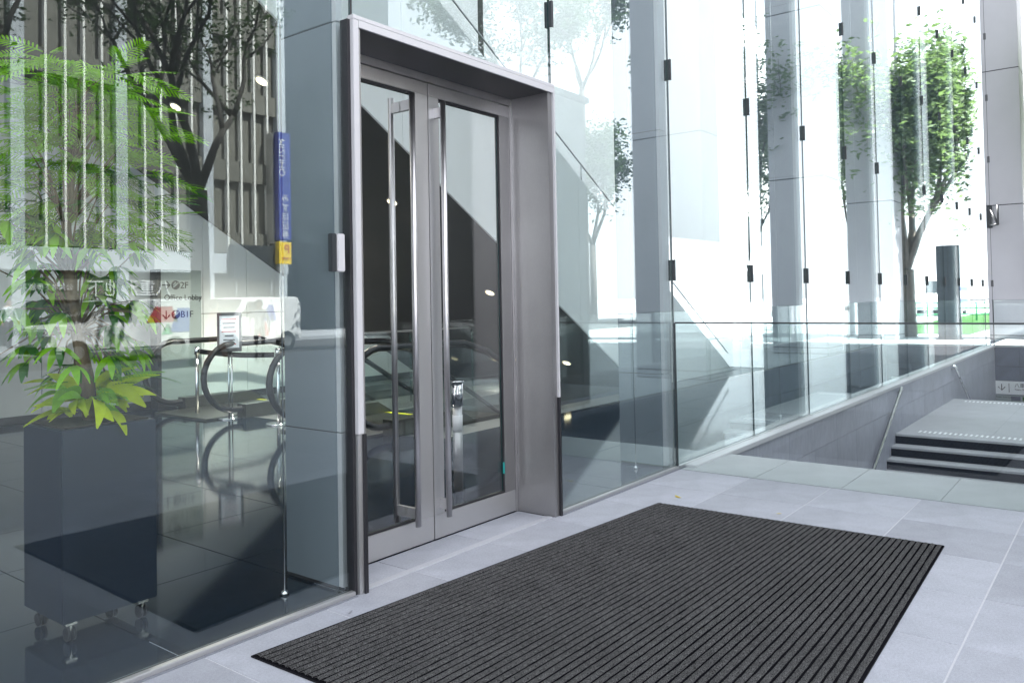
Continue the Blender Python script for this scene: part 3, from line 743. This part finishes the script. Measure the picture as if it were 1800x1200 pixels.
def place(me, name, loc, yaw_, tilt, rollv=0, s=1):
    o = bpy.data.objects.new(name, me); C.objects.link(o); o.parent = pt
    o.location = Vector(loc)-pt.location; o.rotation_euler = (rollv, tilt, yaw_); o.scale = (s, s, s); return o
stems = bm_()
# upper crown of fronds
for k in range(430):
    h = rnd.uniform(0, 1); z = 1.62+.80*h**.9; ang = rnd.uniform(0, 2*math.pi)
    rr = rnd.uniform(.03, .29)*(1.0-.30*h)
    c = Vector((1.62+rr*math.cos(ang)*1.15, .68+rr*.8*math.sin(ang), z))
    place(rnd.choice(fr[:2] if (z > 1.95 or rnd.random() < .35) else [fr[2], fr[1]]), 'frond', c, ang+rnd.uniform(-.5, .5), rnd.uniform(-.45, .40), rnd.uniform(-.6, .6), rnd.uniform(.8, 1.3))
    if k % 6 == 0:
        tt = Vector(trunkpts[3+min(3, int(h*3.4))]); tube(stems, [tt, (tt+c)/2+Vector((0, 0, .03)), c], [.006, .004, .002], 5)
# middle palmate leaves
for k in range(84):
    z = rnd.uniform(1.02, 1.75); ang = rnd.uniform(0, 2*math.pi); rr = rnd.uniform(.10, .30)
    c = Vector((1.59+rr*math.cos(ang)*1.1, .70+rr*.75*math.sin(ang), z))
    tz = min(6, max(2, int((z-.86)/.25))); tt = Vector(trunkpts[tz]); tube(stems, [tt, (tt+c)/2+Vector((0, 0, .05)), c], [.005, .004, .0025], 5)
    for j in range(6): place(rnd.choice(pal), 'leaf', c, ang+R(-75+30*j)+rnd.uniform(-.15, .15), rnd.uniform(-.1, .45), rnd.uniform(-.3, .3), rnd.uniform(.7, 1.05))
for k in range(14):
    ang = rnd.uniform(0, 2*math.pi); rr = rnd.uniform(.06, .2); c = Vector((1.66+rr*math.cos(ang), .70+rr*.7*math.sin(ang), rnd.uniform(.98, 1.14)))
    place(fr[2] if k % 2 else fr[0], 'frond', c, ang, rnd.uniform(-.5, .3), rnd.uniform(-.4, .4), rnd.uniform(.6, .9))
obj('stem', stems, m_bark, pt)
# lime leaves at the foot
for k in range(64):
    ang = rnd.uniform(0, 2*math.pi); rr = rnd.uniform(.01, .12)
    c = Vector((1.65+rr*math.cos(ang)*1.1, .69+rr*math.sin(ang), .90+rnd.uniform(0, .12)))
    place(rnd.choice(pothos), 'leaf', c, ang+rnd.uniform(-.7, .7), rnd.uniform(-1.0, .25), rnd.uniform(-.8, .8), rnd.uniform(.5, .95))
# ------------------------------------------------------------------ far column, bracket
def big_column(x, y0_, y1_, xd, zs_, label, plinth=.12, m=None):
    t = thing('clad_column', label, 'column', (x, (y0_+y1_)/2, 0), 'large clad columns round the stairwell')
    b = bm_(); box(b, x+.006, x+xd-.006, y0_+.006, y1_-.006, 0, zs_[-1]); obj('core', b, m_joint, t)
    for za, zb in zip(zs_[:-1], zs_[1:]):
        b = bm_(); box(b, x, x+xd, y0_, y1_, za+.008, zb-.008); obj('cladding_panel', b, m or m_colB, t, bevel=.006)
far = big_column(27, -.46, .80, 1.2, [0, .095, 3.85, 7.76, 11.7, 15.6], 'large pale clad column beyond the far end of the stairwell')
for i, x in enumerate((12.3, 18.9, 25.4)):
    big_column(x, -3.9, -2.62, 1.1, [0, .14, 4.08, 8.0, 12, 16], ['clad column at the street side of the stairwell, mirrored beside the balustrade end', 'middle clad column at the street side of the stairwell, seen mirrored', 'far clad column at the street side of the stairwell, seen mirrored'][i])
def blocker_box(label, x, y0_, y1_, xd, h):  # dark box added to block bright reflections in the door panes
    t = thing('reflection_blocker', label, 'blocker', (x, y0_, 0), 'dark boxes added to block reflections')
    b = bm_(); box(b, x, x+xd, y0_, y1_, 0, h); obj('body', b, m_pylon, t, bevel=.01)
    b = bm_(); box(b, x-.05, x+xd+.05, y0_-.05, y1_+.05, h+.001, h+.08); obj('cap', b, m_black, t, bevel=.01)
    b = bm_(); box(b, x-.012, x-.001, y0_+.1, y1_-.1, .3, h-.3); obj('front_panel', b, m_pylon, t)
blocker_box('plain dark kiosk on the plaza mirrored in the left door pane', 5.9, -3.95, -3.1, 1.0, 3.75)
blocker_box('plain dark kiosk on the plaza mirrored at the right of the right door pane', 7.9, -4.1, -2.7, 1.0, 3.9)
br = thing('sign_bracket', 'small dark triangular bracket fixed to the pale far column', 'bracket', (26.8, .25, 3.5))
b = bm_(); tube(b, [(26.97, .37, 3.80), (26.6, .12, 3.27)], .035, 6); tube(b, [(26.97, .37, 3.27), (26.6, .12, 3.27)], .03, 6); tube(b, [(26.6, .12, 3.27), (26.6, .12, 3.82)], .03, 6); tube(b, [(26.9, .30, 3.55), (26.6, .12, 3.27)], .02, 6)
obj('arm', b, m_clipd, br)
b = bm_(); box(b, 26.96, 26.998, .30, .44, 3.2, 3.86); obj('back_plate', b, m_clipd, br)

# ------------------------------------------------------------------ street trees
def tree(name, label, x, y, h, fork, crown, trunk_r, m_leaf, seed, nleaf=2200, lsize=.11, spread=1.0, cz0=None, group='street trees', ymax=99, bark=None):
    rg = random.Random(seed); t = thing(name, label, 'tree', (x, y, 0), group)
    b = bm_(); ends = []
    def grow(p, d, L_, r, lev):
        n = 4; pts = [p]; q = p.copy(); dd = d.copy()
        for i in range(n):
            dd = (dd+Vector((rg.uniform(-.22, .22), rg.uniform(-.22, .22), rg.uniform(-.05, .12)))).normalized(); q = q+dd*L_/n; pts.append(q.copy())
        if max(p_.y for p_ in pts) < ymax+.1: tube(b, pts, [r*(1-.45*i/n) for i in range(n+1)], 6 if lev else 9)
        if lev >= 2: ends.extend(pts[1:])
        if lev >= 4: return
        for c in range(3 if lev < 3 else 2):
            a = rg.uniform(0, 2*math.pi); sp = rg.uniform(.45, .95)*spread
            nd = (dd+Vector((math.cos(a)*sp, math.sin(a)*sp, rg.uniform(.0, .35)))).normalized()
            grow(q if c else pts[-2], nd, L_*rg.uniform(.62, .85), r*.55, lev+1)
    p0 = Vector((x, y, fork)); 
    tube(b, [(x, y, 0), (x+.03, y, fork*.5), (x, y, fork)], [trunk_r*1.15, trunk_r, trunk_r*.92], 10)
    for c in range(4):
        a = 2*math.pi*c/4+rg.uniform(-.5, .5); d = Vector((math.cos(a)*.55*spread, math.sin(a)*.55*spread, 1)).normalized()
        grow(p0, d, (h-fork)*.42, trunk_r*.6, 1)
    obj('trunk', b, bark or m_dbark, t)
    lf = bm_()
    for k in range(nleaf):
        e = rg.choice(ends); c = e+Vector((rg.gauss(0, 1), rg.gauss(0, 1), rg.gauss(0, .7)))*crown
        if (cz0 and c.z < cz0) or c.y > ymax: continue
        for j in range(3):
            cc = c+Vector((rg.uniform(-1, 1), rg.uniform(-1, 1), rg.uniform(-1, 1)))*lsize*1.2
            u = Vector((rg.uniform(-1, 1), rg.uniform(-1, 1), rg.uniform(-.5, .5))).normalized(); v = u.cross(Vector((rg.uniform(-1, 1), rg.uniform(-1, 1), 1))).normalized()
            s = lsize*rg.uniform(.6, 1.2)
            lf.faces.new([lf.verts.new(cc+u*s), lf.verts.new(cc+v*s*.45), lf.verts.new(cc-u*s), lf.verts.new(cc-v*s*.45)])
    obj('crown', lf, m_leaf, t, recalc=False)
tree('street_tree', 'dark street tree with forked trunk mirrored left of the blue grey fin column', 10.2, -14, 10.5, 4.0, .26, .21, m_street, 3, 2600, .075)
tree('street_tree', 'dark street tree mirrored at the left edge of the photo', 5.6, -14, 10.5, 4.6, .24, .16, m_street, 8, 1500, .07)
tree('street_tree', 'street tree mirrored in the right door pane', 19.0, -14, 7.0, 2.9, .3, .16, m_street, 15, 2200, .09, 1.1)
tree('street_tree', 'tall street tree mirrored in the glass above the door', 32.6, -22, 18.5, 11.0, .5, .2, m_street, 17, 3500, .15)
tree('street_tree', 'tall street tree mirrored above the right corner of the door', 39.2, -22, 22, 13.5, .5, .2, m_street, 19, 3000, .16)
tree('round_tree', 'small rounded evergreen mirrored right of the door frame', 40.0, -22, 10.5, 4.5, .45, .2, m_street, 21, 5000, .14, .6)
tree('street_tree', 'slender tree mirrored between the columns beside the balustrade end', 20.0, -5.0, 7.0, 2.0, .36, .09, m_street2, 25, 6000, .08, .6)
tree('street_tree', 'slim tree mirrored between the second and third columns', 33, -5.5, 8.5, 2.5, .25, .1, m_street2, 27, 1500, .09, .7)
tree('plaza_tree', 'full light green tree mirrored in the glass left of the far column', 27.6, -2.75, 7.9, 2.1, .66, .24, m_street3, 29, 12000, .12, .5, cz0=1.9, ymax=-.95, bark=m_pbark)
bm = bm_(); box(bm, 29.5, 60, -4.8, -1.3, -.003, .02); o = obj('grass', bm, m_grass); tag(o, 'strip of short green grass round the plaza tree', 'grass', kind='stuff')

# ------------------------------------------------------------------ buildings across the street
ob = thing('office_building', 'beige windowed office building with white mullions mirrored in the left glass', 'building', (16, -30, 0))
FY = -30; X0, X1 = 4.6, 24.3; F0, FH, NF = 3.8, 3.35, 6
b = bm_(); box(b, X0, X1, FY-14, FY-.35, 0, F0+FH*NF+1); obj('body', b, m_spand, ob)
bay = 3.94
nb = int((X1-X0)/bay)
w0 = [None]; 
bm1 = bm_(); box(bm1, -.36, .36, -.02, .0, 0, 2.3); win0 = obj('window', bm1, m_wing, ob)
bls = []
for hh in (1.1, 1.5, .7):
    bb = bm_(); box(bb, -.35, .35, .004, .014, 2.29-hh, 2.29); bls.append(obj('blind', bb, m_blind, win0))
for q in bls: q.parent = None
rg = random.Random(4); firstw = True; usedbl = set()
for k in range(NF):
    z = F0+FH*k
    bb = bm_(); box(bb, X0, X1, FY-.34, FY-.10, z-.0, z+.95); obj('spandrel', bb, m_spand, ob)
    for i in range(nb):
        for j in range(5):
            x = X0+bay*i+.26+.38+j*.72
            if firstw: wv = win0; wv.location = Vector((x, FY-.13, z+.98))-ob.location; wv.parent = ob; firstw = False
            else: wv = inst(win0, (x, FY-.13, z+.98), ob)
            if rg.random() < .75:
                q = rg.choice(bls); d = q.copy(); C.objects.link(d); d.parent = wv; d.location = (0, 0, 0)
for q in bls: bpy.data.objects.remove(q)
for i in range(nb+1):
    x = X0+bay*i; bb = bm_(); box(bb, x-.24, x+.24, FY-.34, FY+.0, 0, F0+FH*NF+1); obj('pier', bb, m_pier, ob)
    if i < nb:
        for j in range(1, 5):
            xm = x+.28+j*.72; bb = bm_(); box(bb, xm-.045, xm+.045, FY-.25, FY-.02, F0-.05, F0+FH*NF+1); obj('mullion', bb, m_mull, ob)
bb = bm_(); box(bb, X0-.3, X1+.3, FY-.3, FY+.02, 2.85, F0-.06); obj('fascia', bb, m_pier, ob)
bb = bm_(); box(bb, X0, X1, FY-.345, FY-.3, 0, 2.84); obj('shopfront', bb, m_wing, ob)
bb = bm_(); box(bb, 13.5, 20.0, FY-.28, FY-.2, 1.7, 2.7); obj('sign_band', bb, m_spand, ob)
RF = (R(90), 0, R(180))
text('lettering', '八重洲地下', .72, m_white_p, ob, (18.6, FY-.15, 1.9), RF, ext=.02)
text('lettering', '公共地下歩道入口', .27, m_white_p, ob, (14.5, FY-.15, 2.1), RF, ext=.01)
for k in range(5):
    x = 9.6+3.7*k; t = thing('ceiling_light', ['oval ceiling light mirrored left of the photo edge', 'pale oval light mirrored at the left edge beside the indoor tree trunk', 'pale oval light mirrored just left of the lobby sign', 'pale oval light mirrored right of the lobby sign', 'pale oval light mirrored close to the fin column'][k], 'ceiling light', (x, FY+.5, 2.9), 'oval lights across the street')
    bb = bm_(); cyl(bb, (0, 0, 0), (0, 0, .05), .8, .7, 24); q = obj('lens', bb, mat('lit oval light', (1, 1, .8), .5, emit=((1, .97, .75), 2.2)), t)
    q.location = (0, 0, 0); q.scale = (1, .4, 1)
    bb = bm_(); box(bb, -.05, .05, -.9, .05, .051, .08); q = obj('arm', bb, m_alu, t); q.location = (0, 0, 0)
bx = thing('dark_canopy', 'dark flat canopy at the corner of the beige office building', 'canopy', (23.5, FY+1, 3))
bb = bm_(); box(bb, 21.3, 23.6, FY+.06, FY+.45, 2.6, 4.15); obj('roof', bb, m_pylon, bx)
for x in (21.5, 23.4): bb = bm_(); cyl(bb, (x, FY+.3, 0), (x, FY+.3, 2.6), .07, n=8); obj('post', bb, m_pylon, bx)
bn = thing('blue_banner_sign', 'tall blue vertical sign with white lettering mirrored beside the fin column', 'sign', (24.7, FY+.6, 6))
bb = bm_(); box(bb, 23.5, 24.2, FY+.3, FY+.8, 4.45, 9.6); obj('board', bb, m_navyb, bn)
for i, ch in enumerate('みずほ証券'): text('lettering', ch, .42, m_white_p, bn, (24.07, FY+.81, 6.3-.44*i), RF)
text('lettering', 'MIZUHO', .46, m_white_p, bn, (23.86, FY+.81, 9.3), (R(90), R(90), R(180)))
bb = bm_(); box(bb, 23.42, 23.49, FY+.0, FY+.5, 4.3, 9.6); obj('mount', bb, m_alu, bn)
pk = thing('parking_sign', 'yellow parking sign with a red letter P under the blue sign', 'sign', (24.6, FY+.6, 3.8))
bb = bm_(); box(bb, 23.5, 24.2, FY+.48, FY+.80, 3.3, 4.35); obj('board', bb, m_yel, pk)
text('lettering', 'P', .6, m_red, pk, (24.1, FY+.81, 3.8), RF); text('lettering', 'P.PARK', .17, m_red, pk, (24.15, FY+.81, 3.5), RF)
def plain_block(label, x0, x1, y0_, y1_, h, m, fh=3.4, bw=1.6, nfl=6):
    t = thing('office_block', label, 'building', ((x0+x1)/2, (y0_+y1_)/2, 0), 'pale office blocks across the street')
    b = bm_(); box(b, x0, x1, y0_, y1_, 0, h); obj('body', b, m, t)
    v0 = None; h0 = None
    for k in range(int(h/fh)):
        z = fh*k+1.0
        for i in range(int((x1-x0)/bw)):
            c = (x0+bw*(i+.5), y1_+.01, z)
            if v0 is None:
                b = bm_(); box(b, c[0]-bw*.36, c[0]+bw*.36, y1_, y1_+.03, z, z+1.7); v0 = obj('window', b, m_wing, t, loc=c); v0.location = Vector(c)-t.location
            else: inst(v0, c, t)
        for i in range(int((y1_-y0_)/bw)):
            c = (x0-.01, y0_+bw*(i+.5), z)
            if h0 is None:
                b = bm_(); box(b, x0-.03, x0, c[1]-bw*.36, c[1]+bw*.36, z, z+1.7); h0 = obj('window', b, m_wing, t, loc=c); h0.location = Vector(c)-t.location
            else: inst(h0, c, t)
plain_block('white office block mirrored between the columns right of the balustrade end', 42, 50, -19.5, -15.2, 24, m_white_p, 3.4, 1.4)

sb = thing('sky_screen', 'blank dark grey block added to keep sky reflections off the blue grey fin column left of the door', 'building', (29, -39, 0))  # blank block added so the fin column mirrors no bright sky
b = bm_(); box(b, 25.4, 34.5, -46, -33, 0, 24); obj('body', b, m_pylon, sb)
b = bm_(); box(b, 25.3, 34.6, -46.1, -32.9, 24.001, 24.5); obj('parapet', b, m_black, sb)
plain_block('long low grey block added to darken sky reflections in the door panes', 35, 47, -47, -35, 10.5, m_spand, 3.3, 1.5)  # added to cover the sky mirrored in the doors
# ------------------------------------------------------------------ vehicles
def van(label, x, y, L_, H_, cols, z0=-.14, flip=1):
    t = thing('parked_van', label, 'van', (x+L_/2, y, z0), 'vans on the street')
    prof = [(0, .35), (0, .95), (.25, 1.05), (L_*.24, H_*.62), (L_*.36, H_*.97), (L_*.42, H_), (L_-.15, H_), (L_, H_-.2), (L_, .35)]
    b = bm_(); prism(b, [(x+p[0], z0+p[1]) for p in prof], y-.85, y+.85); obj('body', b, m_white_p, t, bevel=.04)
    b = bm_(); prism(b, [(x+L_*.30, z0+H_*.66), (x+L_*.385, z0+H_*.92), (x+L_*.52, z0+H_*.92), (x+L_*.52, z0+H_*.62)], y+.852, y+.862); obj('side_window', b, m_vglass, t)
    b = bm_(); prism(b, [(x+L_*.25, z0+H_*.66), (x+L_*.35, z0+H_*.95), (x+L_*.345, z0+H_*.97), (x+L_*.24, z0+H_*.67)], y-.7, y+.7); obj('windscreen', b, m_vglass, t)
    for k, (c, fa, fb, za, zb) in enumerate(cols):
        b = bm_(); prism(b, [(x+L_*fa, z0+za), (x+L_*fb, z0+za), (x+L_*(fb-.04), z0+zb), (x+L_*(fa+.06), z0+zb)], y+.852, y+.858); obj('livery_stripe', b, c, t)
    for fx in (.18, .82):
        b = bm_(); cyl(b, (x+L_*fx, y+.70, z0+.32), (x+L_*fx, y+.88, z0+.32), .32, n=20); wv = obj('wheel', b, m_tyre, t)
        b = bm_(); cyl(b, (x+L_*fx, y+.875, z0+.32), (x+L_*fx, y+.89, z0+.32), .18, n=14); obj('rim', b, m_alu, wv)
    b = bm_(); box(b, x-.04, x+.12, y+.5, y+.856, z0+.62, z0+.78); obj('headlight', b, m_alu, t)
    b = bm_(); box(b, x-.08, x+.25, y-.84, y+.86, z0+.30, z0+.50); obj('bumper', b, m_tyre, t)
van('white van with red and blue side stripes mirrored behind the indoor tree', 9.0, -20, 4.3, 1.72, [(m_red, .62, .84, 1.05, 1.5), (m_blue, .78, .97, .75, 1.45), (m_green, .72, .80, .7, 1.0)])
van('white van with a blue panel and red tail mirrored behind the notice stand', 13.7, -20, 3.3, 1.75, [(m_blue, .55, .70, 1.0, 1.5), (m_red, .45, .62, .5, .95)])
van('white van with blue stripes mirrored beyond the plaza tree', 52, -6.4, 7.0, 2.3, [(m_blue, .1, .97, .9, 1.1), (m_blue, .1, .97, 1.6, 1.85)])
for i, (x, y) in enumerate(((14.6, -9.3), (15.7, -11.3), (22.6, -6.4))):
    t = thing('bicycle', ['parked bicycle mirrored beside the woman in the right door pane', 'parked bicycle mirrored left of the woman in the door pane', 'parked bicycle mirrored between the columns'][i], 'bicycle', (x, y, 0), 'bicycles parked on the plaza')
    for dx in (-.5, .5):
        b = bm_()
        tube(b, [(x+dx+.32*math.cos(a*math.pi/10), y, .33+.32*math.sin(a*math.pi/10)) for a in range(21)], .018, 6)
        for a in range(8): cyl(b, (x+dx, y, .33), (x+dx+.31*math.cos(a*math.pi/4), y, .33+.31*math.sin(a*math.pi/4)), .003, n=4)
        obj('wheel', b, m_tyre, t)
    b = bm_()
    for p, q in (((-.5,.33),(-.18,.78)),((-.18,.78),(.33,.74)),((-.5,.33),(-.05,.30)),((-.05,.30),(-.2,.88)),((-.05,.30),(.33,.70)),((.5,.33),(.30,.95))):
        cyl(b, (x+p[0], y, p[1]), (x+q[0], y, q[1]), .018, n=6)
    obj('frame', b, m_alu, t)
    b = bm_(); box(b, x-.32, x-.06, y-.07, y+.07, .88, .94); obj('saddle', b, m_black, t, bevel=.01)
    b = bm_(); tube(b, [(x+.2, y-.28, .98), (x+.3, y-.1, .97), (x+.3, y+.1, .97), (x+.2, y+.28, .98)], .014, 6); obj('handlebar', b, m_black, t)

# pylon, fence
py = thing('info_pylon', 'tall dark grey information pylon mirrored left of the far column', 'pylon', (26.3, -1.35, 0))
b = bm_(); box(b, 26.2, 26.36, -1.66, -1.06, 0, 2.72); obj('slab', b, m_pylon, py, bevel=.01)
b = bm_(); box(b, 26.192, 26.20, -1.365, -1.355, .05, 2.7); obj('groove', b, m_black, py)
b = bm_(); box(b, 26.1, 26.46, -1.7, -1.02, -.003, .03); obj('base', b, m_black, py)
fe = thing('green_fence', 'green painted street fence mirrored beyond the plaza tree', 'fence', (44, -5, 0))
for k in range(9):
    y = -2.4-.7*k; b = bm_(); cyl(b, (44, y, 0), (44, y, .9), .04, n=8); obj('post', b, m_green, fe)
for z in (.3, .6, .86):
    b = bm_(); cyl(b, (44, -2.2, z), (44, -8.2, z), .03, n=8); obj('rail', b, m_green, fe)

# ------------------------------------------------------------------ people
def person(label, loc, h, rz, top, bot, stride=.18, arm=.2, skirt=False, longhair=False):
    s = h/1.72
    J = dict(pel=(0,0,.95), sp=(0,.01,1.15), ch=(0,.0,1.36), nk=(0,.0,1.50), hd=(0,-.015,1.60), tp=(0,-.01,1.70),
             lh=(.10,0,.92), lk=(.105,-stride*.55,.50), la=(.105,-stride*.6,.09), lt=(.11,-stride*.6-.17,.035),
             rh=(-.10,0,.92), rk=(-.105,stride*.25,.50), ra=(-.105,stride*1.1,.11), rtt=(-.11,stride*1.1-.16,.035),
             ls=(.18,0,1.42), le=(.24,arm*.5,1.15), lw=(.23,arm*.1,.92), lf=(.225,-.01,.80),
             rs=(-.18,0,1.42), re=(-.24,-arm*.3,1.15), rw=(-.22,-arm,.95), rf=(-.215,-arm-.03,.84))
    rad = dict(pel=.145, sp=.125, ch=.145, nk=.055, hd=.095, tp=.075, lh=.085, lk=.06, la=.04, lt=.035, rh=.085, rk=.06, ra=.04, rtt=.035,
               ls=.065, le=.045, lw=.032, lf=.03, rs=.065, re=.045, rw=.032, rf=.03)
    E_ = [('pel','sp'),('sp','ch'),('ch','nk'),('nk','hd'),('hd','tp'),('pel','lh'),('lh','lk'),('lk','la'),('la','lt'),('pel','rh'),('rh','rk'),('rk','ra'),('ra','rtt'),
          ('ch','ls'),('ls','le'),('le','lw'),('lw','lf'),('ch','rs'),('rs','re'),('re','rw'),('rw','rf')]
    names = list(J); me = bpy.data.meshes.new('body')
    me.from_pydata([tuple(c*s for c in J[n]) for n in names], [(names.index(a), names.index(b_)) for a, b_ in E_], [])
    o = bpy.data.objects.new('tmp', me); C.objects.link(o)
    o.modifiers.new('s', 'SKIN'); sv = me.skin_vertices[0].data
    for i, n in enumerate(names):
        sv[i].radius = (rad[n]*s*(1.15 if n in ('pel', 'sp', 'ch') else 1), rad[n]*s*(.8 if n in ('pel', 'sp', 'ch') else 1)); sv[i].use_root = (n == 'pel')
    ss_ = o.modifiers.new('u', 'SUBSURF'); ss_.levels = 1; ss_.render_levels = 1
    dg = bpy.context.evaluated_depsgraph_get(); ev = o.evaluated_get(dg); m2 = bpy.data.meshes.new_from_object(ev)
    bpy.data.objects.remove(o)
    for q in (top, bot, m_skin, m_black): m2.materials.append(q)
    for p in m2.polygons:
        c = p.center/s; p.use_smooth = True
        if c.z > 1.47 or (c.z < .98 and abs(c.x) > .185) : p.material_index = 2
        elif c.z > .98: p.material_index = 0
        elif c.z < .09: p.material_index = 3
        else: p.material_index = 2 if (skirt and c.z < .56) else 1
    t = bpy.data.objects.new('person', m2); C.objects.link(t); t.location = loc; t.rotation_euler = (0, 0, rz)
    tag(t, label, 'person', 'people on the plaza and street')
    b = bm_(); bmesh.ops.create_uvsphere(b, u_segments=14, v_segments=9, radius=.108*s)
    for v in b.verts:
        v.co.z *= 1.12
        if v.co.y < -.03*s and v.co.z < .03*s: v.co.y = -.03*s
    me3 = bpy.data.meshes.new('hair'); 
    for f in b.faces: f.smooth = True
    b.to_mesh(me3); b.free(); me3.materials.append(m_hair); hr = bpy.data.objects.new('hair', me3); C.objects.link(hr); hr.parent = t; hr.location = (0, .03*s, (1.60 if longhair else 1.645)*s)
    b = bm_(); bmesh.ops.create_cone(b, segments=6, radius1=.018*s, radius2=.004, depth=.04*s); me4 = bpy.data.meshes.new('nose'); b.to_mesh(me4); b.free(); me4.materials.append(m_skin)
    ns = bpy.data.objects.new('nose', me4); C.objects.link(ns); ns.parent = t; ns.location = (0, -.115*s, 1.585*s); ns.rotation_euler = (R(90), 0, 0)
    if skirt:
        b = bm_(); tube(b, [(0, 0, 1.0*s), (0, .0, .8*s), (0, .0, .58*s)], [.15*s, .19*s, .21*s], 14); sk = obj('skirt', b, bot); sk.parent = t
person('woman in white blouse and dark skirt walking, mirrored in the right door pane', (11.9, -7.8, 0), 1.38, R(80), m_shirt, m_skirt, .22, .3, True, True)
person('person in a blue shirt far off, mirrored in the right door pane', (34, -28, 0), 1.7, R(20), m_bluesh, m_trs)
person('man in white shirt and grey trousers mirrored at the left edge', (11.4, -28, 0), 1.7, R(160), m_shirt, m_trs, .08)
person('walker in a red shirt mirrored between the lobby sign and the notice', (8.9, -11.3, 0), 1.45, R(95), m_red, m_skin, .34, .3)
person('person in a white shirt mirrored right of the notice stand', (11.3, -13.3, 0), 1.45, R(200), m_shirt, m_trs, .1)
person('person in white shirt bending by the plaza tree, mirrored left of the pylon', (35.2, -4.2, 0), 1.6, R(110), m_shirt, m_trs, .15)
person('cyclist like figure in dark clothes mirrored between the columns', (21.8, -6.2, 0), 1.6, R(60), m_shirt, m_trs, .15)
